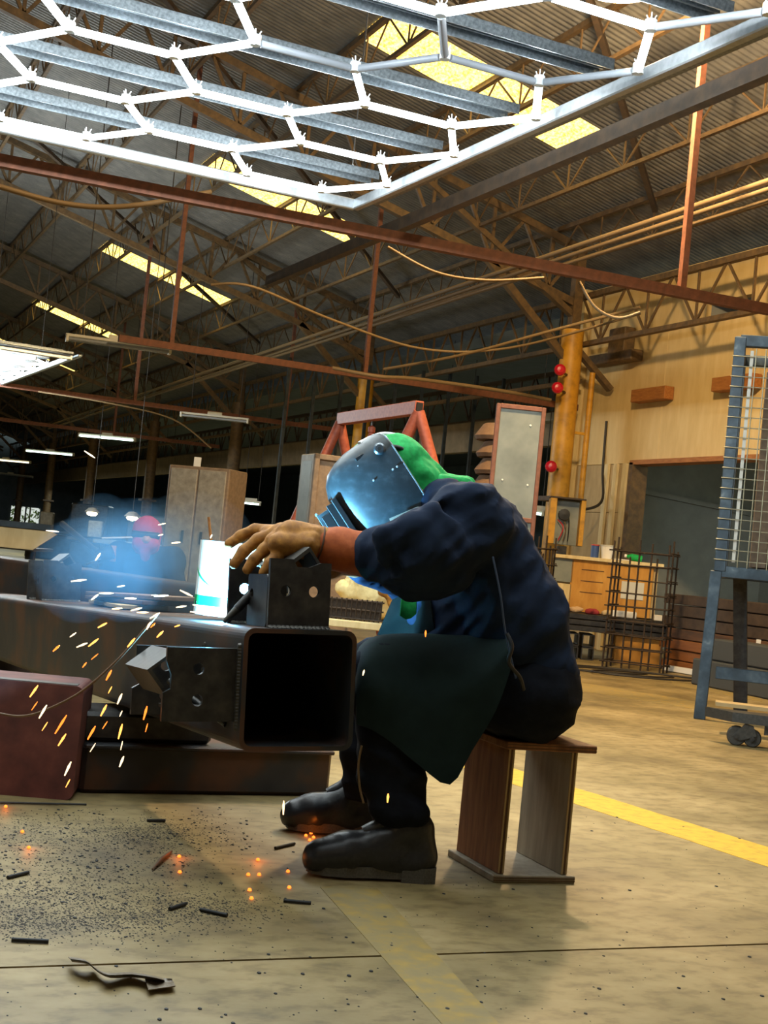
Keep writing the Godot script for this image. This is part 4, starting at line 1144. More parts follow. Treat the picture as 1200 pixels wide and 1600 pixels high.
func build_aisle() -> void:
	# stacked beams in front of the doorway
	var x0 := 7.72
	var layers := [[0.0, 0.1, M.timber_orange, "lowest"], [0.1, 0.1, M.timber_orange, "second"], [0.2, 0.1, M.timber_orange, "third"], [0.3, 0.1, M.timber, "fourth"], [0.4, 0.11, M.timber_dark, "fifth"], [0.51, 0.11, M.timber_dark, "sixth"], [0.62, 0.1, M.timber_dark, "topmost"]]
	for k in layers.size():
		var l: Array = layers[k]
		for j in 2:
			var shift := 0.06 * sin(k * 2.7 + j)
			single("timber_beam", mb().box(T(Vector3(x0 + 0.15 + 0.26 * j + 0.01 * sin(k * 1.9), l[0] + l[1] * .5 + 0.001, -9.9 + shift)), Vector3(0.25, l[1] - 0.008, 3.2), 0.006), l[2], "squared beam in the " + str(l[3]) + " layer of the stack before the doorway", "timber beam", "stacked beams before the doorway")
	for k in 4:
		var q: Array = [[7.08, 0.11, -8.75, 0.22, 2.2, "dark painted steel beam on the floor beside the beam stack"], [7.1, 0.31, -8.7, 0.18, 1.9, "dark painted steel beam laid on the lower one"], [7.12, 0.5, -8.5, 0.2, 0.9, "short grey steel block on the dark painted beams"], [7.14, 0.7, -8.2, 0.2, 0.8, "top grey steel block behind the blue cage leg"]][k]
		single("steel_beam", mb().box(T(Vector3(q[0], q[1], q[2])), Vector3(0.28, q[3] - 0.004, q[4]), 0.012), M.grey_dark if k < 2 else M.steel, q[5], "steel beam", "painted beams beside the stack")
	var p := on_height(1040, 1043, 0.03)
	var q := on_height(1100, 1053, 0.03)
	single("white_plank", mb().bar(p, q + (q - p) * 0.3, 0.09, 0.05, Vector3.UP, 0.004), M.white, "long white strip lying on the floor against stacked beams", "plank")
	single("paper_tag", mb().box(T(Vector3(x0 + 0.018, 0.36, -10.05)), Vector3(0.004, 0.09, 0.06)), M.white, "small white paper tag stuck to the beam stack", "tag")
	# blue cage trolley
	var foot := on_height(1085, 1122, 0.0)
	var b := flat * Basis(Vector3.UP, -0.25)
	var o := thing("mesh_cage", "tall blue steel cage with wire mesh on splayed legs", "cage", foot, b)
	# local frame: x right, y up, z to the camera; the cage stands on legs from 0.9 to 2.33 m
	var lx := 0.07
	var wd := 1.1
	var dp := 0.75
	for s in [[lx, 0.0], [lx + wd, 0.0], [lx, -dp], [lx + wd, -dp]]:
		part(o, "corner_post", mb().bar(Vector3(s[0], 0.9, s[1]), Vector3(s[0], 2.33, s[1]), 0.07, 0.07, Vector3.BACK, 0.004), M.blue_paint)
	for y in [0.9, 2.31]:
		for s in [0.0, -dp]: part(o, "cross_rail", mb().bar(Vector3(lx, y, s), Vector3(lx + wd, y, s), 0.06, 0.07, Vector3.UP, 0.004), M.blue_paint)
		for s in [lx, lx + wd]: part(o, "cross_rail", mb().bar(Vector3(s, y, 0), Vector3(s, y, -dp), 0.06, 0.06, Vector3.UP, 0.004), M.blue_paint)
	part(o, "inner_strip", mb().bar(Vector3(lx + 0.075, 0.96, 0.02), Vector3(lx + 0.075, 2.25, 0.02), 0.02, 0.012, Vector3.BACK), M.white_paint)
	part(o, "deck", mb().box(T(Vector3(lx + wd * .5, 0.92, -dp * .5)), Vector3(wd, 0.03, dp)), M.steel)
	part(o, "leg", mb().bar(Vector3(0.03, 0, 0.02), Vector3(lx - 0.02, 0.9, 0), 0.07, 0.07, Vector3.BACK, 0.004), M.blue_paint)
	part(o, "leg", mb().bar(Vector3(lx + wd + 0.2, 0, 0.02), Vector3(lx + wd, 0.9, 0), 0.07, 0.07, Vector3.BACK, 0.004), M.blue_paint)
	part(o, "leg", mb().bar(Vector3(lx + 0.2, 0, -dp - 0.1), Vector3(lx + 0.12, 0.9, -dp), 0.09, 0.09, Vector3.BACK, 0.004), M.steel)
	part(o, "leg", mb().bar(Vector3(lx + wd, 0, -dp - 0.1), Vector3(lx + wd, 0.9, -dp), 0.09, 0.09, Vector3.BACK, 0.004), M.steel)
	part(o, "stretcher", mb().bar(Vector3(0.1, 0.29, 0.01), Vector3(lx + wd + 0.15, 0.29, 0.01), 0.05, 0.075, Vector3.UP, 0.004), M.blue_paint)
	for k in 21:
		part(o, "mesh_wire", mb().tube([Vector3(lx - 0.04, 0.97 + 0.062 * k, 0.045), Vector3(lx + wd, 0.97 + 0.062 * k, 0.045)], 0.0035, 5), M.wire)
	for k in 18:
		part(o, "mesh_wire", mb().tube([Vector3(lx + 0.1 + 0.057 * k, 0.93, 0.05), Vector3(lx + 0.1 + 0.057 * k, 2.26, 0.05)], 0.0035, 5), M.wire)
	var inside := thing("machine_unit", "dusty machine with gauge and hose standing inside the blue cage", "machine", foot + b * Vector3(lx + 0.6, 0.935, -0.4), b)
	bx(inside, "casing", Vector3(0.05, 0.62, -0.12), Vector3(0.95, 1.22, 0.35), M.steel, 0.02)
	bx(inside, "side_panel", Vector3(-0.38, 0.62, 0.18), Vector3(0.1, 1.22, 0.03), M.cabinet_frame)
	bx(inside, "side_panel", Vector3(0.1, 0.62, 0.12), Vector3(0.04, 1.1, 0.03), M.zinc)
	part(inside, "hose", mb().tube(curve([Vector3(-0.15, 1.2, 0.2), Vector3(-0.3, 0.9, 0.24), Vector3(-0.33, 0.55, 0.25), Vector3(-0.2, 0.2, 0.24), Vector3(0.1, 0.05, 0.2)]), 0.022, 8), M.brown)
	part(inside, "gauge", mb().lathe(T(Vector3(-0.2, 1.14, 0.15), Basis(Vector3.RIGHT, PI / 2)), [Vector2(0, 0), Vector2(0.09, 0), Vector2(0.09, 0.06), Vector2(0.07, 0.075), Vector2(0, 0.075)], 18), M.zinc)
	part(inside, "valve", mb().tube([Vector3(-0.25, 0.98, 0.2), Vector3(-0.18, 1.02, 0.22), Vector3(-0.14, 0.95, 0.22)], 0.03, 8), M.white_paint)
	part(inside, "bracket", mb().bar(Vector3(-0.3, 0.02, 0.2), Vector3(-0.15, 0.2, 0.2), 0.04, 0.04).bar(Vector3(-0.15, 0.2, 0.2), Vector3(0.1, 0.2, 0.2), 0.05, 0.08), M.wire)
	# roller skate with its steel plate
	var j := on_height(1165, 1166, 0.0)
	o = thing("roller_skate", "low steel machine skate with twin iron wheels", "machine skate", j, b)
	for s in [[-0.05, 0.05], [0.03, 0.045], [0.16, 0.045]]:
		var w := part(o, "wheel", mb().lathe(T(Vector3(s[0], s[1], 0.0), Basis(Vector3.RIGHT, PI / 2)), [Vector2(0, -0.03), Vector2(s[1] - 0.005, -0.03), Vector2(s[1], -0.025), Vector2(s[1], 0.025), Vector2(s[1] - 0.005, 0.03), Vector2(0.018, 0.03), Vector2(0.018, 0.036), Vector2(0, 0.036)], 18), M.mill)
		part(w, "axle", mb().lathe(T(Vector3(s[0], s[1], 0.03), Basis(Vector3.RIGHT, PI / 2)), [Vector2(0.012, 0), Vector2(0.012, 0.02), Vector2(0, 0.02)], 8), M.steel)
	part(o, "bracket", mb().plate(T(Vector3(0, 0.0, 0.04)), PackedVector2Array([Vector2(-0.07, 0.05), Vector2(-0.03, 0.03), Vector2(0.05, 0.06), Vector2(0.03, 0.11), Vector2(-0.01, 0.12)]), 0.012), M.mill)
	part(o, "fork", mb().plate(T(Vector3(0.2, 0.145, 0.0), Basis(Vector3.RIGHT, -PI / 2)), PackedVector2Array([Vector2(-0.42, 0.1), Vector2(-0.28, -0.06), Vector2(0.9, -0.1), Vector2(0.9, 0.14)]), 0.05), M.mill)
	part(o, "post", mb().bar(Vector3(0.1, 0.07, 0), Vector3(0.1, 0.14, 0), 0.05, 0.03), M.mill)
	single("pale_plank", mb().bar(on_height(1118, 1098, 0.16) , on_height(1290, 1118, 0.16), 0.16, 0.02), M.ply_dull, "pale plank lying across the machine skate", "plank")

func build_left_back() -> void:
	# a second beam behind the one being welded
	var pa := at(-60, 857, 8.6)
	var pb := at(330, 908, 6.6)
	pa.y = 0.57; pb.y = 0.57
	var d := (pb - pa).normalized()
	var n := Vector3.UP.cross(d)
	var o := thing("rusty_box_beam", "long rusty box beam lying behind the welded beam", "steel beam", (pa + pb) * .5 * Vector3(1, 0, 1))
	part(o, "tube", mb().plate(T(Vector3(0, 0.445, 0), Basis(n, Vector3.UP, n.cross(Vector3.UP))), rect2(-0.125, -0.125, 0.125, 0.125, 0.02), (pb - pa).length() + 0.4, [rect2(-0.115, -0.115, 0.115, 0.115, 0.015)]), M.steel_rust)
	for s in [-0.35, 0.35]:
		var c: Vector3 = d * (pb - pa).length() * s
		single("trestle_block", mb().box(T(o.position + c + Vector3(0, 0.16, 0), Basis(n, Vector3.UP, n.cross(Vector3.UP))), Vector3(0.5, 0.32, 0.18), 0.01), M.timber_dark, "dark timber block under the long rusty box beam, %s" % ("below the tan tray" if s < 0 else "towards the welded beam"), "block", "blocks under the rusty beam")
	# tan tray
	var t0 := at(-80, 818, 10.0)
	var t1 := at(92, 822, 10.0)
	o = thing("sheet_tray", "shallow tan sheet-metal tray on a trestle", "tray", Vector3((t0.x + t1.x) * .5, 0, (t0.z + t1.z) * .5), flat)
	var L := (t1 - t0).length()
	part(o, "tan_side", mb().plate(T(Vector3(0, 0.74, 0.3)), PackedVector2Array([Vector2(-L * .5, 0), Vector2(-L * .5, -0.14), Vector2(L * .38, -0.14), Vector2(L * .58, -0.02), Vector2(L * .5, 0)]), 0.02), M.ply_dull)
	bx(o, "rim", Vector3(0, 0.76, 0.28), Vector3(L * 1.05, 0.045, 0.08), M.steel_blue)
	bx(o, "bottom", Vector3(-0.05, 0.6, 0.0), Vector3(L * .9, 0.02, 0.6), M.steel)
	for s in [-0.3, 0.3]: bx(o, "leg", Vector3(s * L, 0.3, 0.1), Vector3(0.06, 0.6, 0.06), M.steel)
	single("steel_rod", mb().tube([at(97, 818, 9.6), at(156, 866, 9.0)], 0.02, 8), M.mill, "slim steel rod leaning down from the tan tray", "rod")
	# work table with odds and ends
	var tb := stand(185, 10.5)
	o = thing("work_table", "low work table crowded with offcuts beside the second welder", "table", tb, flat)
	bx(o, "top", Vector3(0, 0.7, 0), Vector3(0.42, 0.03, 0.5), M.zinc)
	for s in [[-1, -1], [1, -1], [-1, 1], [1, 1]]: bx(o, "leg", Vector3(s[0] * 0.18, 0.34, s[1] * 0.2), Vector3(0.04, 0.68, 0.04), M.steel)
	single("pale_sheet", mb().box(T(tb + flat * Vector3(0.02, 0.745, 0.1), flat * Basis(Vector3.BACK, 0.12)), Vector3(0.34, 0.012, 0.3), 0.002), M.white_paint, "pale sheet laid crooked on the low work table", "sheet")
	o = thing("angle_grinder", "dark angle grinder hanging at the table edge", "grinder", at(163, 866, 8.8), flat)
	part(o, "body", mb().tube([Vector3(-0.04, -0.02, 0), Vector3(0.05, 0.02, 0)], 0.045, 10), M.black)
	part(o, "disc", mb().lathe(T(Vector3(-0.05, -0.05, 0), Basis(Vector3.BACK, 0.4)), [Vector2(0, 0), Vector2(0.06, 0), Vector2(0.06, 0.006), Vector2(0, 0.006)], 16), M.galv)
	single("wood_offcut", mb().box(T(at(177, 865, 8.9), flat * Basis(Vector3.BACK, 0.04)), Vector3(0.032, 0.1, 0.03), 0.003), M.block, "small orange wood offcut standing by the grinder", "offcut")
	# dark machines in the annex
	for k in 6:
		var q: Array = [[560, 24, 1.6, 1.7, "dark machine body behind the gantry"], [700, 22, 1.3, 1.5, "dark machine body behind the stacked tubs"], [450, 26, 1.2, 1.4, "dark machine body behind the far lamp"], [200, 30, 2.4, 1.3, "dark machine body behind the second welder"], [110, 34, 2.0, 1.5, "dark machine body by the far columns"], [640, 20.5, 0.9, 1.1, "low dark machine body behind the helmet"]][k]
		var p := stand(q[0], q[1])
		o = thing("machine_tool", q[4], "machine", p, flat, "machines in the annex")
		bx(o, "bed", Vector3(0, q[3] * .2, 0), Vector3(q[2], q[3] * .4, 0.8), M.steel_blue, 0.03)
		bx(o, "head", Vector3(q[2] * .2, q[3] * .65, 0), Vector3(q[2] * .45, q[3] * .55, 0.6), M.steel, 0.03)
		bx(o, "control_box", Vector3(-q[2] * .3, q[3] * .62, 0.2), Vector3(0.3, 0.35, 0.2), M.cabinet, 0.02)
		bx(o, "guide_rail", Vector3(0, q[3] * .44, 0.35), Vector3(q[2] * 1.05, 0.06, 0.08), M.mill)
	for k in 9:
		var xk := 415.0 + 42.0 * k
		var p := stand(xk, 19.5)
		single("rack_upright", mb().bar(p, p + Vector3(0, 3.4, 0), 0.04, 0.04), M.steel_blue, "slim vertical rack post in the dark annex, %s" % ["beside the locker", "between locker and cabinet", "beside the framed cabinet", "behind the framed cabinet", "behind the red gantry", "behind the hoist hook", "behind the gantry leg", "before the stacked tubs", "behind the stacked tubs"][k], "rack post", "rack posts in the annex")
	# dark rail slung along the hall over the lamp bar
	var ra := on_height(1200, 108, 2.95)
	var rb := on_height(420, 440, 2.95)
	single("slung_rail", mb().bar(ra + (ra - rb) * 0.3, rb, 0.06, 0.08), M.truss_dark, "dark straight steel rail slung along the hall over the lamp bar", "steel rail", "", "structure")
	# cables under the roof
	var cb := [[[[-20, 286, 8.5], [100, 318, 8.8], [200, 322, 9.0], [330, 300, 9.2]], "grey cable sagging below the hexagonal light grid", 0.018],
		[[[330, 445, 12.0], [395, 448, 12.0], [520, 500, 12.5], [660, 545, 13.0], [800, 543, 13.0], [1000, 490, 12.0]], "long thin cable strung from roof brace to girder", 0.012],
		[[[606, 386, 10.0], [680, 425, 10.0], [760, 438, 10.0], [850, 434, 10.0]], "pale cable hanging in a shallow loop under the rusty bar", 0.011],
		[[[905, 440, 9.5], [930, 480, 9.5], [965, 497, 9.5], [1000, 488, 9.5]], "pale cable dropping from the rusty bar to the girder", 0.011],
		[[[600, 577, 13.5], [720, 555, 13.0], [850, 520, 12.5], [1000, 480, 12.0]], "bright lamp cable running along the girder", 0.014],
		[[[520, 575, 14.0], [590, 588, 14.0], [650, 592, 14.2], [780, 610, 14.6], [860, 625, 15.0]], "taped cable bundle drooping to the yellow column", 0.02],
		[[[60, 612, 20.0], [170, 630, 20.0], [270, 655, 20.5], [330, 700, 21.0]], "drooping cable far back over the lit tubes", 0.012]]
	for c in cb:
		var pts := []
		for q in c[0]: pts.append(at(q[0], q[1], q[2]))
		single("hanging_cable", mb().tube(curve(pts, 8), c[2], 6), M.cable_pale, c[1], "cable", "cables under the roof")

# ---------- the work: beams, brackets, stool, arc ----------
var beam := Transform3D()
func bracket(o: Node3D, f: Transform3D, w: float, h: float) -> void:
	# f: x along the face, y out of the face, z along the beam towards its end; two drilled plates joined by an angle
	var b := Node3D.new()
	b.name = "bracket"
	o.add_child(b, true)
	b.transform = f
	var notch := PackedVector2Array([Vector2(-w * .5, 0), Vector2(w * .5, 0), Vector2(w * .5, h), Vector2(0.052, h), Vector2(0.022, h - 0.012), Vector2(-0.01, h - 0.012), Vector2(-0.02, h + 0.006), Vector2(-w * .5, h + 0.006)])
	var holes := [ring2(Vector2(-0.036, h * .56), 0.0135), ring2(Vector2(0.036, h * .56), 0.0135)]
	var pm := mb().plate(T(Vector3.ZERO), notch, 0.011, holes).mesh()
	part(b, "drilled_plate", pm, M.steel, T(Vector3(0, 0, 0)))
	part(b, "drilled_plate", pm, M.steel, T(Vector3(-0.01, 0, -0.27)))
	part(b, "gusset", mb().plate(T(Vector3(-0.062, 0, -0.12), Basis(Vector3.UP, PI / 2)), rect2(-0.08, 0, 0.06, h * .8, 0.012), 0.009, [ring2(Vector2(0.03, h * .5), 0.012)]), M.steel)
	# angle iron, apex outwards
	var L := 0.075
	var ap := Vector2(0.03, h + 0.038)
	var prof := PackedVector2Array([ap, ap + Vector2(-L * .78, -L * .62), ap + Vector2(-L * .78 + 0.005, -L * .62 - 0.007), ap + Vector2(0.0, -0.0115), ap + Vector2(L * .55, -L * .83 - 0.006), ap + Vector2(L * .62, -L * .83)])
	part(b, "angle_iron", mb().plate(T(Vector3(0, 0, -0.12)), prof, 0.2), M.mill)
	# weld beads along the plate feet
	for z in [0.0, -0.27]:
		var m := mb()
		for s in 14:
			var x := -w * .5 + w * (s + .5) / 14
			m.lathe(T(Vector3(x, 0.002, z + 0.008), Basis(Vector3.RIGHT, 0.6)), [Vector2(0.009, -0.004), Vector2(0.007, 0.003), Vector2(0, 0.005)], 6)
		part(b, "weld_bead", m, M.mill)

func build_work() -> void:
	# box beam: found from its near end and the two edges of its side face
	var p0 := at(383, 981, 3.28)
	var q0 := at(372, 1174, 3.28)
	var p1 := at(0, 935, 6.27)
	var q1 := at(0, 1031, 6.27)
	var d := ((p1 + q1) - (p0 + q0)).normalized()
	var up := (p0 - q0).normalized()
	up = (up - d * up.dot(d)).normalized()
	var right := d.cross(up)
	var s := (p0 - q0).length()
	beam = Transform3D(Basis(right, up, -d), (p0 + q0) * .5 + right * s * .5)
	var o := thing("box_beam", "big dark square hollow steel beam with welded brackets, its open end showing", "steel beam", beam.origin, beam.basis)
	var L := 4.8
	part(o, "tube", mb().plate(T(Vector3(0, 0, -L * .5)), rect2(-s * .5, -s * .5, s * .5, s * .5, 0.026, 6), L, [rect2(-s * .5 + .011, -s * .5 + .011, s * .5 - .011, s * .5 - .011, 0.018, 6)]), M.steel_rust)
	bracket(o, T(Vector3(0.008, s * .5, -0.05)), 0.155, 0.158)
	bracket(o, T(Vector3(-s * .5, 0.008, -0.03), Basis(Vector3.BACK, PI / 2)), 0.168, 0.172)
	bracket(o, T(Vector3(0.0, s * .5, -2.72)), 0.155, 0.158)
	var bead := mb()
	for k in 26: bead.lathe(T(Vector3(-s * .5 - 0.003, -0.09 + 0.0075 * k, -0.022), Basis(Vector3.BACK, PI / 2)), [Vector2(0.008, -0.003), Vector2(0.006, 0.004), Vector2(0, 0.005)], 6)
	part(o, "weld_seam", bead, M.mill)
	# bearers under it
	var lr := on_height(514, 1245, 0.0)
	var ll := on_height(124, 1240, 0.0)
	var dx := (lr - ll).normalized()
	var back := Vector3.UP.cross(dx)
	if back.z > 0: back = -back
	var ob := Basis(dx, Vector3.UP, -back)
	var mid := (lr + ll) * .5
	var wid := (lr - ll).length()
	var hh := 0.235
	single("bearer_beam", mb().box(T(mid + back * 0.14 + Vector3(0, 0.0735, 0), ob), Vector3(wid, 0.145, 0.28), 0.012), M.steel_rust, "rusty flat steel bearer on the floor under the big box beam", "steel beam", "bearers under the box beam")
	single("bearer_beam", mb().box(T(mid - dx * 0.2 + back * 0.16 + Vector3(0, 0.148 + (hh - 0.148) * .5, 0), ob), Vector3(wid - 0.4, hh - 0.148, 0.24), 0.012), M.steel, "dark steel bearer laid on the rusty one, carrying the box beam", "steel beam", "bearers under the box beam")
	single("bearer_lip", mb().box(T(mid + back * (-0.004) + Vector3(0, 0.14, 0), ob), Vector3(wid, 0.012, 0.02), 0.003), M.steel_rust, "thin steel strip along the top of the rusty bearer", "steel strip")
	var far := beam * Vector3(0, -s * .5, -4.4)
	single("bearer_block", mb().box(T(Vector3(far.x, far.y * .5, far.z), flat), Vector3(0.5, maxf(far.y, 0.02), 0.2), 0.01), M.timber_dark, "dark block under the far end of the box beam", "block")
	# oxide-red box beam end at the edge of the picture
	var br := on_height(113, 1251, 0.0)
	o = thing("red_oxide_beam", "dull red-oxide painted steel box lying in front of bearers", "steel beam", br, Basis(Vector3.UP, -0.30))
	part(o, "tube", mb().plate(T(Vector3(-0.45, 0.162, -0.13)), rect2(-0.45, -0.162, 0.45, 0.162, 0.022, 5), 0.26), M.oxide)
	part(o, "top_edge_scale", mb().bar(Vector3(-0.9, 0.3245, -0.03), Vector3(-0.02, 0.3245, -0.03), 0.05, 0.003), M.mill, Transform3D(), "bare scraped strip along the top edge")
	# welding cable from the arc, hanging over the red box
	single("welding_cable", mb().tube(curve([at(246, 960, 3.62), at(225, 985, 3.6), at(180, 1035, 3.6), at(125, 1082, 3.62), at(70, 1110, 3.66), at(35, 1119, 3.68), at(0, 1115, 3.7), at(-40, 1105, 3.7)], 8), 0.0032, 7), M.brown, "thin pale welding lead curving down over the red-oxide box", "cable")
	single("rod_stub_arm", mb().tube([beam * Vector3(-s * .5, -0.09, -0.1), beam * Vector3(-s * .5 - 0.1, 0.0, -0.25)], 0.008, 7), M.steel, "short steel rod tacked below the side bracket", "rod")
	# boards lying on the beam beyond
	for k in 3:
		single("thin_board", mb().box(T(beam * Vector3(0.06, s * .5 + 0.01 + 0.017 * k, -1.9 + 0.12 * k), beam.basis * Basis(Vector3.UP, 0.12 * (k - 1))), Vector3(0.16, 0.014, 0.95 - 0.12 * k), 0.002), [M.ply_dull, M.timber, M.brown][k], ["pale thin board lying on the box beam, lowest of three", "brown thin board lying on the box beam, middle of three", "dark topmost thin board lying on the box beam"][k], "board", "boards on the box beam")
	# stool
	var fl := on_height(770, 1379, 0.0)
	var fr := on_height(898, 1381, 0.0)
	var bl := on_height(690, 1337, 0.0)
	var x := (fr - fl).normalized()
	var z := -(bl - fl).normalized()
	z = (z - x * z.dot(x)).normalized()
	var w := (fr - fl).length()
	var dp := (bl - fl).length()
	o = thing("plywood_stool", "small box stool of raw plywood with open sides", "stool", fl, Basis(x, Vector3.UP, z))
	var seat_h := 0.35
	part(o, "base_board", mb().box(T(Vector3(w * .5, 0.009, -dp * .5)), Vector3(w, 0.018, dp), 0.002), M.stool_grey)
	part(o, "side_panel", mb().box(T(Vector3(0.026, seat_h * .5, -dp * .5)), Vector3(0.017, seat_h - 0.037, dp - 0.03), 0.0015), M.stool)
	part(o, "side_panel", mb().box(T(Vector3(w - 0.026, seat_h * .5, -dp * .5)), Vector3(0.017, seat_h - 0.037, dp - 0.03), 0.0015), M.stool_grey)
	part(o, "seat_board", mb().box(T(Vector3(w * .5 + 0.014, seat_h - 0.0095, -dp * .5)), Vector3(w + 0.024, 0.019, dp + 0.01), 0.002), M.stool)
	for k in 2:
		part(o, "ply_edge", mb().box(T(Vector3(w * .5 + 0.014, seat_h - 0.014 + 0.008 * k, 0.0055)), Vector3(w + 0.022, 0.0025, 0.001)), M.timber)
		part(o, "ply_edge", mb().box(T(Vector3(w * .5, 0.006 + 0.006 * k, 0.0005)), Vector3(w - 0.002, 0.002, 0.001)), M.timber)
	for px in [0.026, w - 0.026]:
		for k in 3: part(o, "ply_edge", mb().box(T(Vector3(px - 0.0057 + 0.0057 * k, seat_h * .5, -0.0145)), Vector3(0.0045 if k != 1 else 0.004, seat_h - 0.04, 0.002)), M.ply_dull if k != 1 else M.timber)
	# can of electrodes in the glare
	var cb := at(350, 962, 3.9)
	o = thing("electrode_can", "white and green electrode can glaring beside the arc", "can", cb, flat)
	part(o, "shell", mb().lathe(T(Vector3.ZERO), [Vector2(0, 0), Vector2(0.084, 0), Vector2(0.084, 0.2), Vector2(0.078, 0.2), Vector2(0.076, 0.01), Vector2(0, 0.01)], 36), M.can)
	part(o, "green_band", mb().lathe(T(Vector3(0, 0.025, 0)), [Vector2(0.0846, 0), Vector2(0.0846, 0.027)], 36), M.can_green)
	var sw := []
	for k in 13:
		var an := 2.9 + 0.12 * k
		var y := 0.165 - 0.09 * pow(k / 12.0, 0.7)
		sw.append([Vector3(cos(an) * 0.0848, y + 0.004 * sin(PI * k / 12.0), -sin(an) * 0.0848), Vector3(cos(an) * 0.0848, y - 0.004 * sin(PI * k / 12.0) - 0.0005, -sin(an) * 0.0848)])
	var swm := mb()
	for k in 12: swm.quad(sw[k][1], sw[k + 1][1], sw[k + 1][0], sw[k][0])
	part(o, "green_swoosh", swm, M.can_green)
	var tm := TextMesh.new()
	tm.text = "R"
	tm.font_size = 16
	tm.pixel_size = 0.001
	tm.depth = 0.001
	part(o, "letter", tm, M.black, T(Vector3(cos(3.62) * 0.085, 0.03, -sin(3.62) * 0.085), Basis(Vector3.UP, 3.62 + PI / 2 - TAU)))
	single("spare_electrode", mb().tube([cb + Vector3(-0.02, 0.02, 0), at(326, 808, 3.9)], 0.004, 6), M.block, "thin electrode rod sticking up out of the can", "electrode")
	# torch
	o = thing("welding_torch", "dark welding torch angled down to the arc behind the bracket", "welding torch", at(349, 972, 3.5))
	var og := o.position
	part(o, "nozzle", mb().tube([at(349, 972, 3.5) - og, at(372, 950, 3.51) - og], [0.006, 0.01], 10), M.mill)
	part(o, "neck", mb().tube([at(370, 952, 3.51) - og, at(405, 915, 3.53) - og, at(445, 878, 3.56) - og], [0.011, 0.012, 0.014], 10), M.black)
	part(o, "grip", mb().tube([at(445, 878, 3.56) - og, at(490, 866, 3.6) - og], [0.016, 0.018], 10), M.black)
	# arc
	var a := beam * Vector3(-0.066, 0.141 + 0.024, -0.365)
	o = thing("welding_arc", "blinding blue-white welding arc at the torch tip", "welding arc", a)
	part(o, "flame", mb().lathe(T(Vector3(0, -0.012, 0)), [Vector2(0, 0), Vector2(0.011, 0.006), Vector2(0.013, 0.013), Vector2(0.009, 0.021), Vector2(0, 0.026)], 14), glow("d8f4ff", 60.0))
	omni(Vector3(0, 0.004, 0), hx("74ccff"), ARC, 0.012, 40.0, o)

func build_smoke() -> void:
	# puffs: each a nest of thin layers, so that it has no hard rim
	var cloud := thing("welding_smoke", "thin blue welding smoke drifting from the arc over the beam", "smoke", at(220, 900, 4.0), Basis(), "", "stuff")
	for k in 16:
		var f := k / 15.0
		var size := Vector3(rng.randf_range(.2, .42), rng.randf_range(.16, .3), 0.28)
		var where := at(lerpf(310, 140, f) + rng.randf_range(-30, 30), lerpf(930, 890, f) - 95.0 * absf(sin(k * 1.9)) * (1.0 - 0.5 * f) + rng.randf_range(-20, 20), 3.9 + 0.5 * rng.randf())
		var dens := rng.randf_range(.1, .22)
		for layer in 3:
			var v := FogVolume.new()
			v.name = "puff"
			v.shape = RenderingServer.FOG_VOLUME_SHAPE_ELLIPSOID
			v.size = size * (1.0 - 0.28 * layer)
			var m := FogMaterial.new()
			m.density = dens
			m.albedo = hx("9fd0f0")
			v.material = m
			cloud.add_child(v, true)
			v.position = where - cloud.position + Vector3(0.004, 0.006, 0) * layer

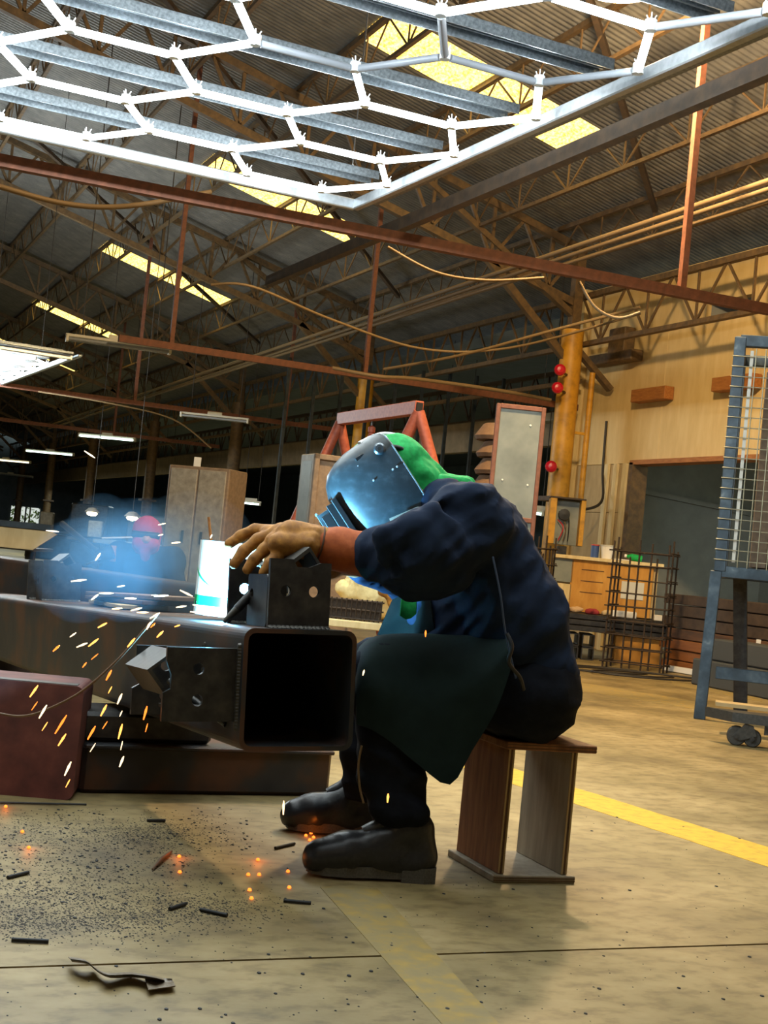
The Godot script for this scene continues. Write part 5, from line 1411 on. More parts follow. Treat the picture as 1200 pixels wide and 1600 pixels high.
func build_sparks() -> void:
	var hot := glow("ffa24a", 3.2)
	var hot2 := glow("ff7f2c", 2.4)
	var pale := glow("ffdfb0", 2.2)
	# x, y, length in px, angle in degrees above the horizontal, depth
	var S := [[53, 1080, 22, 55, 3.5], [67, 1112, 24, 60, 3.4], [95, 1132, 34, 58, 3.3], [97, 1156, 22, 57, 3.4], [106, 1201, 24, 65, 3.3], [143, 1145, 24, 60, 3.3], [162, 1110, 20, 62, 3.4], [187, 1092, 18, 66, 3.4], [170, 1055, 18, 62, 3.4], [188, 1143, 24, 75, 3.3], [190, 1190, 18, 68, 3.4], [227, 1114, 22, 75, 3.3], [146, 1004, 20, 38, 3.5], [128, 1008, 18, 22, 3.5], [88, 1013, 14, 42, 3.5], [160, 977, 16, 28, 3.6], [114, 992, 12, 35, 3.5], [132, 1039, 10, 52, 3.5], [205, 1004, 18, 50, 3.4], [232, 978, 13, 62, 3.4], [239, 977, 10, 45, 3.4], [250, 991, 14, 45, 3.4], [242, 962, 18, 30, 3.5], [123, 907, 24, 6, 3.7], [189, 916, 12, 8, 3.7], [166, 927, 22, 0, 3.7], [204, 935, 18, -2, 3.7], [252, 931, 22, 4, 3.7], [213, 952, 18, 14, 3.6], [223, 957, 18, 0, 3.6], [283, 948, 16, 8, 3.6], [291, 927, 22, -26, 3.6], [308, 957, 22, -6, 3.6], [315, 947, 28, -8, 3.6], [148, 933, 14, 38, 3.7], [183, 951, 16, 4, 3.6], [277, 978, 9, 20, 3.5], [82, 830, 20, -6, 4.2], [253, 819, 12, 12, 4.2], [251, 836, 8, 15, 4.2], [275, 848, 14, 5, 4.1], [153, 870, 14, 55, 4.0], [140, 710, 20, -34, 4.4], [568, 1051, 9, 75, 3.2], [665, 990, 10, 88, 3.3], [606, 1247, 14, 85, 3.4], [443, 1262, 22, 88, 3.6], [54, 1103, 16, 55, 3.5], [70, 1135, 16, 57, 3.5], [145, 1168, 16, 58, 3.4], [164, 1133, 14, 57, 3.4], [172, 1078, 12, 62, 3.4], [190, 1165, 14, 78, 3.4], [229, 1137, 14, 75, 3.4], [106, 1224, 14, 62, 3.4], [189, 1115, 10, 66, 3.5], [148, 1026, 14, 40, 3.5], [242, 930, 10, 0, 3.8], [330, 838, 6, 60, 3.8]]
	var k := 0
	for q in S:
		var c := at(q[0], q[1], q[4])
		var dir := look * Vector3(cos(deg_to_rad(q[3])), sin(deg_to_rad(q[3])), 0.0)
		var h: float = q[2] * q[4] / FOCAL * 0.5
		var r := 0.003 if q[2] > 12 else 0.0022
		var m: Material = [hot, pale, hot2][k % 3] if q[1] > 960 else pale
		if k >= 47: r = 0.0016
		single("welding_spark", mb().tube([c - dir * h, c + dir * h * 0.3, c + dir * h], [r * 0.5, r, r * 0.4], 6), m, "glowing spark flying from the welding arc", "spark", "sparks from the arc")
		k += 1
	for q in [[9, 1260], [35, 1299], [45, 1324], [280, 1338], [281, 1362], [403, 1343], [388, 1366], [405, 1366], [450, 1361], [390, 1390], [393, 1403], [478, 1305], [490, 1308], [486, 1301], [500, 1312], [484, 1312], [452, 1386]]:
		var c := on_height(q[0], q[1], 0.004)
		var o := single("fallen_spark", mb().lathe(T(Vector3.ZERO), [Vector2(0, 0), Vector2(0.005, 0.002), Vector2(0.004, 0.006), Vector2(0, 0.008)], 8), hot2, "glowing spark fallen on the concrete floor", "spark", "sparks on the floor", "", T(c - Vector3(0, 0.004, 0)))
		if q[0] in [45, 280, 403, 490, 9]:
			omni(Vector3(0, 0.02, 0), hx("ff7a1e"), 0.0012, 0.006, 3.0, o)

func build_litter() -> void:
	var st := [[12, 1371, 44, 1363], [265, 1420, 290, 1412], [313, 1421, 355, 1430], [18, 1468, 76, 1471], [443, 1407, 486, 1411], [430, 1325, 460, 1318], [230, 1282, 258, 1282], [0, 1254, 135, 1257]]
	for k in st.size():
		var s: Array = st[k]
		single("electrode_stub", mb().tube([on_height(s[0], s[1], 0.0045), on_height(s[2], s[3], 0.0045)], 0.0042 if k < 7 else 0.003, 7), M.rubber, ["burnt electrode stub lying alone towards the red-oxide box", "short burnt electrode stub in the sooty patch", "burnt electrode stub in the sooty patch, beside the short one", "long burnt electrode stub by the saw joint", "burnt electrode stub before the shoe toe", "burnt electrode stub just beyond the near shoe", "burnt electrode stub among the crumbs under the beam", "long thin rod on the floor against the red-oxide box"][k], "electrode stub", "stubs on the floor")
	single("wood_sliver", mb().tube([on_height(238, 1358, 0.005), on_height(252, 1342, 0.008), on_height(268, 1330, 0.005)], [0.002, 0.005, 0.003], 5), M.brown, "thin brown wood sliver on the sooty floor", "wood sliver")
	# plastic strip
	var g := []
	var pts := [[110, 1499, .012], [135, 1503, .02], [150, 1515, .006], [170, 1524, .012], [205, 1523, .006], [235, 1527, .01], [256, 1532, .004]]
	for row in 3:
		var r := []
		for p in pts: r.append(on_height(p[0] + (row - 1) * 3, p[1] + (row - 1) * 3.5, p[2] + (0.012 if row == 1 else 0.0)))
		g.append(curve(r, 3))
	var o := thing("plastic_strip", "crumpled grey-brown plastic strip lying across the saw joint", "plastic strip", on_height(180, 1522, 0.0))
	part(o, "strip", mb().sheet(g, 0.0015), M.strip, T(-o.position))
	var g2 := []
	for row in 3:
		var r := []
		for p in 4: r.append(on_height(226 + 14 * p + row * 3, 1529 + row * 9 - p * (row * 1.0), 0.004 + 0.008 * absf(sin(p * 1.7 + row))))
		g2.append(r)
	part(o, "torn_end", mb().sheet(g2, 0.0015), M.strip, T(-o.position))
	# black crumbs of slag
	var mm := MultiMesh.new()
	mm.transform_format = MultiMesh.TRANSFORM_3D
	mm.mesh = mb().lathe(T(Vector3.ZERO), [Vector2(0, 0), Vector2(1, 0.25), Vector2(0.8, 0.8), Vector2(0, 1)], 6).mesh()
	var tr := []
	while tr.size() < 2600:
		var n := tr.size()
		var px := 0.0
		var py := 0.0
		if n < 900:
			px = rng.randfn(110, 110); py = rng.randfn(1330, 45)
		elif n < 2000:
			px = rng.randfn(200, 90); py = rng.randfn(1420, 28)
		elif n < 2350:
			px = rng.randf_range(0, 1200); py = rng.randf_range(1255, 1600)
		else:
			px = rng.randfn(320, 50); py = rng.randfn(1300, 22)
		if py < 1262: continue
		var p := on_height(px, py, 0.0)
		var sc: float = [0.0012, 0.0016, 0.002, 0.0035][rng.randi() % 4] * rng.randf_range(0.6, 1.3)
		if n >= 900 and n < 2000: sc *= 0.6
		tr.append(Transform3D(Basis(Vector3.UP, rng.randf() * 6).scaled(Vector3(sc, sc * 0.7, sc * 1.4)), p))
	mm.instance_count = tr.size()
	for k in tr.size(): mm.set_instance_transform(k, tr[k])
	var mi := MultiMeshInstance3D.new()
	mi.name = "slag_crumbs"
	mi.multimesh = mm
	mi.material_override = M.rubber
	add_child(mi)
	tag(mi, "black crumbs of slag and soot scattered over the floor", "slag", "", "stuff")
	# fine soot lying in patches
	var sm := MultiMesh.new()
	sm.transform_format = MultiMesh.TRANSFORM_3D
	sm.mesh = mb().lathe(T(Vector3.ZERO), [Vector2(1, 0), Vector2(0.7, 0.25), Vector2(0, 0.3)], 5).mesh()
	var patches := [[60, 1300, 70, 18], [210, 1310, 60, 14], [60, 1395, 60, 14], [210, 1420, 70, 20], [120, 1440, 80, 14], [240, 1300, 40, 10], [20, 1440, 50, 12], [160, 1350, 100, 30], [330, 1420, 60, 14]]
	var st2 := []
	while st2.size() < 8000:
		var pc: Array = patches[rng.randi() % patches.size()]
		var qx := rng.randfn(pc[0], pc[2])
		var qy := rng.randfn(pc[1], pc[3])
		if qy < 1264: continue
		var sc := rng.randf_range(0.0006, 0.0026)
		st2.append(Transform3D(Basis(Vector3.UP, rng.randf() * 6).scaled(Vector3(sc, sc * 0.4, sc * 1.8)), on_height(qx, qy, 0.0)))
	sm.instance_count = st2.size()
	for k in st2.size(): sm.set_instance_transform(k, st2[k])
	var si := MultiMeshInstance3D.new()
	si.name = "soot_dust"
	si.multimesh = sm
	si.material_override = M.soot
	add_child(si)
	tag(si, "fine dark soot lying in patches on the floor", "soot", "", "stuff")
	# cream bags, basket and blue bin seen under the arm
	var bp := stand(560, 8.2)
	o = thing("cream_sack", "crumpled cream sack behind the beam seen under the arm", "sack", bp, flat)
	var bones := []
	for k in 9: bones.append([Vector3(rng.randf_range(-.12, .16), 0.48 + rng.randf_range(0, .14), rng.randf_range(-.08, .08)), Vector3(rng.randf_range(-.16, .18), 0.5 + rng.randf_range(0.05, .22), rng.randf_range(-.06, .06)), 0.06, 0.04])
	part(o, "cloth", skin(bones, 0.014, 0.03, 0.014, 9.0), M.sack)
	o = thing("low_bench", "low pale bench behind the beam seen under the arm", "bench", bp, flat)
	bx(o, "top", Vector3(0.06, 0.4, 0.1), Vector3(0.8, 0.04, 0.6), M.ply_pale)
	for s in [[-1, -1], [1, -1], [-1, 1], [1, 1]]: bx(o, "leg", Vector3(0.06 + s[0] * 0.36, 0.19, 0.1 + s[1] * 0.25), Vector3(0.05, 0.38, 0.05), M.timber)
	o = thing("wire_basket", "dark wire basket on the low pale bench", "basket", bp + flat * Vector3(-0.06, 0.42, 0.26), flat)
	for k in 12: part(o, "wire", mb().tube([Vector3(-0.15 + 0.026 * k, 0, 0.06), Vector3(-0.16 + 0.028 * k, 0.12, 0.08)], 0.004, 5), M.rebar)
	for k in 3: part(o, "hoop", mb().tube([Vector3(-0.16, 0.01 + 0.05 * k, 0.065), Vector3(0.16, 0.01 + 0.05 * k, 0.065)], 0.005, 5), M.rebar)
	bx(o, "bin", Vector3(0, 0.06, 0), Vector3(0.3, 0.11, 0.1), M.rebar)
	o = thing("blue_bin", "small blue plastic bin on the low pale bench", "bin", bp + flat * Vector3(0.2, 0.42, 0.22), flat)
	part(o, "body", mb().lathe(T(Vector3.ZERO), [Vector2(0, 0), Vector2(0.06, 0), Vector2(0.075, 0.12), Vector2(0.068, 0.12), Vector2(0.055, 0.01), Vector2(0, 0.01)], 16), plain("3a6ea8", 0.4))
	part(o, "rim", mb().lathe(T(Vector3(0, 0.115, 0)), [Vector2(0.078, 0), Vector2(0.08, 0.008), Vector2(0.07, 0.012)], 16), plain("4d86c4", 0.4))
	o = thing("work_gloves", "yellow work glove with dark patches on the low bench", "glove", bp + flat * Vector3(0.13, 0.6, 0.3), flat)
	part(o, "glove", skin([[Vector3(-.04, 0, 0), Vector3(.08, -.02, 0), .035, .03], [Vector3(.05, 0, 0), Vector3(.12, -.08, 0), .025, .02], [Vector3(-.02, 0, 0), Vector3(.02, -.1, .01), .02, .018]], 0.01, 0.02, 0.005, 14.0), M.glove)
	part(o, "dark_patch", skin([[Vector3(-.03, .0, .035), Vector3(.01, .02, .035), .012, .008], [Vector3(.03, -.03, .03), Vector3(.04, .0, .033), .01, .008]], 0.005, 0.006), M.black)

# ---------- people ----------
func build_welder() -> void:
	var o := thing("person", "seated welder in navy jacket, dark apron, orange gloves and dark welding helmet", "person", stand(760, 3.72))
	var g := o.position
	# joints: pixel x, y and depth
	var J := {}
	for q in [["pelvis", 822, 1078, 3.74], ["waist", 802, 965, 3.73], ["chest", 752, 852, 3.74], ["neck", 692, 787, 3.80], ["head", 618, 756, 3.85],
		["sh_n", 738, 818, 3.53], ["el_n", 656, 866, 3.45], ["wr_n", 520, 852, 3.535], ["kn_n", 474, 845, 3.53],
		["sh_f", 724, 822, 3.92], ["el_f", 650, 900, 3.90], ["wr_f", 512, 876, 3.64], ["hand_f", 474, 872, 3.57],
		["hip_n", 800, 1082, 3.62], ["knee_n", 603, 1058, 3.57], ["ank_n", 622, 1285, 3.53], ["hip_f", 800, 1076, 3.86], ["knee_f", 585, 1050, 3.92], ["ank_f", 568, 1225, 3.97]]:
		J[q[0]] = at(q[1], q[2], q[3]) - g
	# body under the clothes, one skin
	part(o, "body", skin([[J.pelvis, J.waist, .11, .11], [J.waist, J.chest, .11, .12], [J.chest, J.neck, .1, .06], [J.neck, J.head, .05, .075], [J.head, J.head + Vector3(0, .02, 0), .075, .072],
		[J.chest, J.sh_n, .07, .06], [J.sh_n, J.el_n, .05, .045], [J.el_n, J.wr_n, .035, .02], [J.wr_n, J.kn_n, .02, .018], [J.chest, J.sh_f, .07, .06], [J.sh_f, J.el_f, .05, .045], [J.el_f, J.wr_f, .042, .03], [J.wr_f, J.hand_f, .03, .03],
		[J.pelvis, J.hip_n, .1, .085], [J.hip_n, J.knee_n, .08, .06], [J.knee_n, J.ank_n, .055, .03], [J.pelvis, J.hip_f, .1, .085], [J.hip_f, J.knee_f, .08, .06], [J.knee_f, J.ank_f, .055, .028]], 0.018, 0.04), M.skin)
	# jacket
	var dz := flat * Vector3(0, 0, 0.085)
	var jb := []
	for s in [-1.0, 1.0]:
		jb.append([J.pelvis + dz * s + Vector3(0, 0.045, 0), J.waist + dz * s, .117, .122])
		jb.append([J.waist + dz * s, J.chest + dz * s * 1.15, .122, .112])
	jb += [[J.pelvis + Vector3(0, 0.045, 0), J.waist, .118, .125], [J.waist, J.chest, .125, .118], [J.chest, J.neck, .11, .066],
		[J.chest + Vector3(0, .03, 0), J.sh_n, .09, .088], [J.chest + Vector3(0, .03, 0), J.sh_f, .09, .085], [J.neck + (J.sh_n - J.neck) * 0.2, J.sh_n + Vector3(0, .018, 0), .06, .07],
		[J.sh_n, J.el_n, .09, .094], [J.el_n, at(590, 866, 3.51) - g, .094, .064], [J.sh_f, J.el_f, .085, .08], [J.el_f, at(570, 882, 3.75) - g, .066, .048],
		[at(700, 880, 3.76) - g, at(668, 960, 3.78) - g, .06, .05], [at(640, 905, 3.46) - g, at(700, 892, 3.47) - g, .045, .055], [at(725, 910, 3.72) - g, at(712, 1000, 3.70) - g, .08, .075]]
	# folds on the sleeve and shoulder
	for f in [[655, 815, 3.36, 700, 872, 3.37, .02], [676, 800, 3.385, 726, 856, 3.40, .018], [696, 782, 3.44, 748, 806, 3.45, .02], [638, 822, 3.35, 664, 880, 3.345, .018], [608, 834, 3.355, 634, 884, 3.34, .016], [742, 772, 3.46, 778, 826, 3.50, .02], [704, 770, 3.47, 764, 780, 3.5, .018], [596, 838, 3.36, 606, 898, 3.36, .014], [700, 905, 3.42, 752, 858, 3.45, .02], [800, 900, 3.56, 845, 930, 3.62, .018], [810, 960, 3.53, 868, 985, 3.6, .018], [800, 1015, 3.53, 880, 1040, 3.6, .02], [768, 880, 3.52, 790, 985, 3.52, .016]]:
		jb.append([at(f[0], f[1], f[2]) - g, at(f[3], f[4], f[5]) - g, f[6], f[6] * 0.6])
	part(o, "jacket", skin(jb, 0.009, 0.034, 0.0105, 7.0, Vector3(1.5, 0.45, 0.8), -INF, 0.75), M.navy)
	# darker back of the jacket: a separate back panel
	# trousers
	var tb := [[J.pelvis, J.hip_n, .125, .105], [J.pelvis, J.hip_f, .125, .105], [J.pelvis + dz * 1.2, J.pelvis - dz * 1.2, .125, .125], [J.hip_n, J.knee_n, .1, .085], [J.hip_f, J.knee_f, .1, .082],
		[J.knee_n, at(610, 1180, 3.54) - g, .083, .078], [at(610, 1180, 3.54) - g, at(624, 1262, 3.53) - g, .078, .07], [J.knee_f, at(575, 1160, 3.95) - g, .08, .07], [at(575, 1160, 3.95) - g, at(572, 1236, 3.97) - g, .07, .06],
		[at(592, 1262, 3.475) - g, at(652, 1272, 3.475) - g, .02, .02], [at(575, 1225, 3.5) - g, at(645, 1212, 3.48) - g, .016, .02]]
	part(o, "trousers", skin(tb, 0.0105, 0.03, 0.011, 6.0, Vector3(0.6, 1.6, 0.8), 0.105, 0.3), M.navy_dark)
	build_apron(o, g)
	build_shoe(o, g, at(478, 1362, 3.46), at(677, 1375, 3.52), 0.0)
	build_shoe(o, g, at(446, 1293, 3.98), at(592, 1306, 4.0), 0.0)
	build_glove(o, g)
	# far glove on the torch
	var fh := []
	fh.append([J.wr_f, J.hand_f, .048, .04])
	for k in 4: fh.append([J.hand_f + Vector3(0, .02 - .016 * k, 0), J.hand_f + flat * Vector3(-.05, -.01 - .016 * k, .035), .015, .013])
	fh.append([J.hand_f, J.hand_f + flat * Vector3(-.05, .03, -.02), .018, .014])
	part(o, "glove", skin(fh, 0.008, 0.012), M.glove)
	build_helmet(o, g)
	# buttons and drawstring
	part(o, "jacket_seam", mb().tube(curve([at(770, 870, 3.395) - g, at(782, 930, 3.40) - g, at(790, 990, 3.42) - g, at(806, 1060, 3.45) - g], 5), 0.0025, 5), M.navy_light)
	part(o, "apron_string", mb().tube(curve([at(792, 990, 3.42) - g, at(800, 1010, 3.41) - g, at(795, 1035, 3.41) - g, at(812, 1058, 3.43) - g, at(818, 1078, 3.45) - g], 5), 0.005, 6), M.black)
	part(o, "trouser_cord", mb().tube(curve([at(565, 1165, 3.43) - g, at(560, 1195, 3.43) - g, at(562, 1230, 3.43) - g, at(568, 1255, 3.43) - g], 5), 0.003, 5), M.cable_pale)

func build_apron(o: Node3D, g: Vector3) -> void:
	# runs from waist to knee (columns); from the far thigh over the near thigh and down (rows)
	var grid := []
	var top := [[795, 992], [760, 997], [715, 999], [670, 998], [625, 998], [588, 1002], [564, 1018], [556, 1050]]
	var low := [[800, 1040], [775, 1110], [738, 1172], [703, 1226], [655, 1196], [612, 1160], [580, 1140], [557, 1132]]
	for r in 12:
		var row := []
		for c in 8:
			var p: Vector3
			if r < 4:      # over the lap, from far to near
				var f := r / 4.0
				var dep := 3.98 + (3.56 - 3.98) * f
				p = at(top[c][0] - 6.0 * (1.0 - f), top[c][1] - 4.0 + 3.0 * sin(f * 6.0), dep)
			else:          # down the near side
				var f := (r - 4) / 7.0
				var px: float = lerpf(top[c][0], low[c][0], f)
				var py: float = lerpf(top[c][1], low[c][1], f)
				var dep := 3.56 - 0.115 * sqrt(minf(f * 2.2, 1.0)) + 0.006 * sin(c * 1.9 + f * 3.0)
				p = at(px, py, dep)
			row.append(p - g)
		grid.append(curve(row, 3))
	# finer along the rows as well
	var fine := []
	for c in grid[0].size():
		var col := []
		for r in grid.size(): col.append(grid[r][c])
		fine.append(curve(col, 2))
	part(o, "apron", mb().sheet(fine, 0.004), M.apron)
	# bib hanging in front of the chest
	var bib := []
	for r in 6:
		var row := []
		for c in 5:
			var a := Vector2(lerpf(628, 668, c / 4.0), lerpf(905, 915, c / 4.0))
			var b := Vector2(lerpf(590, 682, c / 4.0), lerpf(992, 998, c / 4.0))
			var p := a.lerp(b, r / 5.0)
			row.append(at(p.x, p.y, 3.86 - 0.05 * c + 0.02 * sin(c * 2.0 + r)) - g)
		bib.append(row)
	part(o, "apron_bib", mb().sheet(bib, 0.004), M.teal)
	# loose end of the green scarf
	var sc := []
	for r in 6:
		var row := []
		for c in 4:
			var a := Vector2(630 + 7 * c, 905)
			var b := Vector2(625 + 8.5 * c, 962 + 6 * sin(c * 1.2))
			var p := a.lerp(b, r / 5.0)
			row.append(at(p.x, p.y, 3.70 - 0.01 * absf(c - 1.5) + 0.006 * sin(r * 1.3)) - g)
		sc.append(row)
	part(o, "scarf_end", mb().sheet(sc, 0.003), M.green)

func build_shoe(o: Node3D, g: Vector3, toe: Vector3, heel: Vector3, _t: float) -> void:
	toe.y = 0.0
	heel.y = 0.0
	var f := (toe - heel).normalized()
	var L := (toe - heel).length()
	var s := f.cross(Vector3.UP)
	var t := Transform3D(Basis(f, Vector3.UP, s), heel - g)
	var P := func(x: float, y: float, z: float) -> Vector3: return t * Vector3(x * L, y, z)
	# x from heel 0 to toe 1
	var bones := [[P.call(.9, .045, .0), P.call(.72, .056, .006), .037, .045], [P.call(.9, .045, -.012), P.call(.72, .055, -.012), .036, .045], [P.call(.72, .056, 0.), P.call(.45, .078, 0.), .045, .044], [P.call(.45, .078, 0.), P.call(.27, .12, 0.), .042, .043], [P.call(.13, .05, 0.), P.call(.45, .055, 0.), .04, .042], [P.call(.12, .06, 0.), P.call(.17, .125, 0.), .038, .042], [P.call(.9, .035, 0.), P.call(.15, .04, 0.), .036, .036]]
	var u := part(o, "shoe", skin(bones, 0.0075, 0.02, 0.0025, 10.0, Vector3.ONE, 0.012), M.leather)
	# sole
	var out := PackedVector2Array()
	for q in [[0.0, -.012], [0.02, -.034], [.12, -.042], [.3, -.038], [.5, -.042], [.72, -.052], [.88, -.046], [.97, -.028], [1.0, 0.0], [.97, .028], [.88, .046], [.72, .05], [.5, .042], [.3, .038], [.12, .042], [.02, .034], [0.0, .012]]:
		out.append(Vector2(q[0] * L, q[1]))
	var lay := Basis(t.basis.x, t.basis.z, t.basis.x.cross(t.basis.z))
	part(u, "sole", mb().plate(Transform3D(lay, t * Vector3(0, .02, 0)), out, 0.026), M.rubber_sole)
	var heelp := PackedVector2Array()
	for p in out:
		if p.x < L * .36: heelp.append(Vector2(p.x * .96 - .002, p.y * 1.06))
	part(u, "heel", mb().plate(Transform3D(lay, t * Vector3(0, .0185, 0)), heelp, 0.037), M.rubber_sole)
	# heel counter swoop and laces
	part(u, "welt", mb().tube(curve([P.call(.02, .05, .043), P.call(.16, .044, .048), P.call(.3, .036, .046), P.call(.5, .031, .047), P.call(.75, .03, .053), P.call(.95, .032, .035)], 4), 0.006, 6), M.rubber_sole)
	for k in 4:
		part(u, "lace", mb().tube(curve([P.call(.40 + .055 * k, .121 - .012 * k, .03), P.call(.39 + .055 * k, .132 - .014 * k, .0), P.call(.40 + .055 * k, .121 - .012 * k, -.03)], 4), 0.0035, 5), M.black)
	part(u, "toe_seam", mb().tube(curve([P.call(.74, .035, .052), P.call(.73, .075, .042), P.call(.72, .098, .012), P.call(.72, .099, -.012), P.call(.73, .075, -.042)], 4), 0.002, 5), M.rubber_sole)
	part(u, "tongue", mb().tube(curve([P.call(.33, .165, 0.), P.call(.42, .132, 0.), P.call(.58, .105, 0.)], 3), [0.02, 0.02, 0.021, 0.021, 0.021, 0.02, 0.018], 8), M.leather)

func build_glove(o: Node3D, g: Vector3) -> void:
	var A := func(x: float, y: float, d: float) -> Vector3: return at(x, y, d + 0.12) - g
	# gauntlet
	var cuff := part(o, "glove_gauntlet", skin([[A.call(572, 866, 3.42), A.call(530, 858, 3.42), .056, .05], [A.call(530, 857, 3.42), A.call(500, 850, 3.41), .05, .042]], 0.007, 0.02, 0.004, 9.0), M.gauntlet)
	part(cuff, "cuff_seam", mb().tube(_ring(A.call(500, 850, 3.41), (A.call(500, 850, 3.41) - A.call(530, 857, 3.42)).normalized(), 0.043), 0.003, 5), M.timber)
	# hand: palm, four fingers hanging over the bracket, thumb behind
	var b := [[A.call(502, 848, 3.41), A.call(455, 838, 3.40), .04, .04], [A.call(490, 842, 3.43), A.call(440, 838, 3.43), .036, .034], [A.call(480, 852, 3.38), A.call(438, 850, 3.37), .034, .03],
		[A.call(455, 836, 3.44), A.call(420, 834, 3.46), .034, .022], [A.call(455, 842, 3.40), A.call(428, 846, 3.40), .034, .022]]
	var fingers := [[[432, 830, 3.47], [398, 829, 3.485], [376, 838, 3.485], [358, 850, 3.475], .0165],
		[[430, 836, 3.44], [402, 844, 3.44], [381, 861, 3.43], [366, 881, 3.42], .0165],
		[[436, 846, 3.41], [413, 859, 3.395], [398, 873, 3.385], [387, 890, 3.38], .016],
		[[448, 854, 3.38], [433, 868, 3.36], [421, 881, 3.35], [411, 895, 3.345], .015]]
	for f in fingers:
		for k in 3:
			var r: float = f[4]
			b.append([A.call(f[k][0], f[k][1], f[k][2]), A.call(f[k + 1][0], f[k + 1][1], f[k + 1][2]), r * (1.08 - .1 * k), r * (.98 - .12 * k)])
	b.append([A.call(470, 850, 3.45), A.call(440, 862, 3.50), .024, .02])
	b.append([A.call(440, 862, 3.50), A.call(420, 874, 3.53), .02, .016])
	# creases over the back of the hand
	for f in [[[495, 830], [440, 828], .010, 3.385], [[490, 838], [430, 842], .011, 3.37], [[485, 848], [440, 852], .010, 3.355]]:
		b.append([A.call(f[0][0], f[0][1], f[3]), A.call(f[1][0], f[1][1], f[3]), f[2], f[2] * .8])
	part(o, "glove", skin(b, 0.0042, 0.006, 0.0018, 14.0), M.glove)

func _ring(c: Vector3, axis: Vector3, r: float) -> Array:
	var s := axis.cross(Vector3.UP).normalized()
	var u := axis.cross(s)
	var pts := []
	for k in 21: pts.append(c + (s * cos(TAU * k / 20) + u * sin(TAU * k / 20)) * r)
	return pts

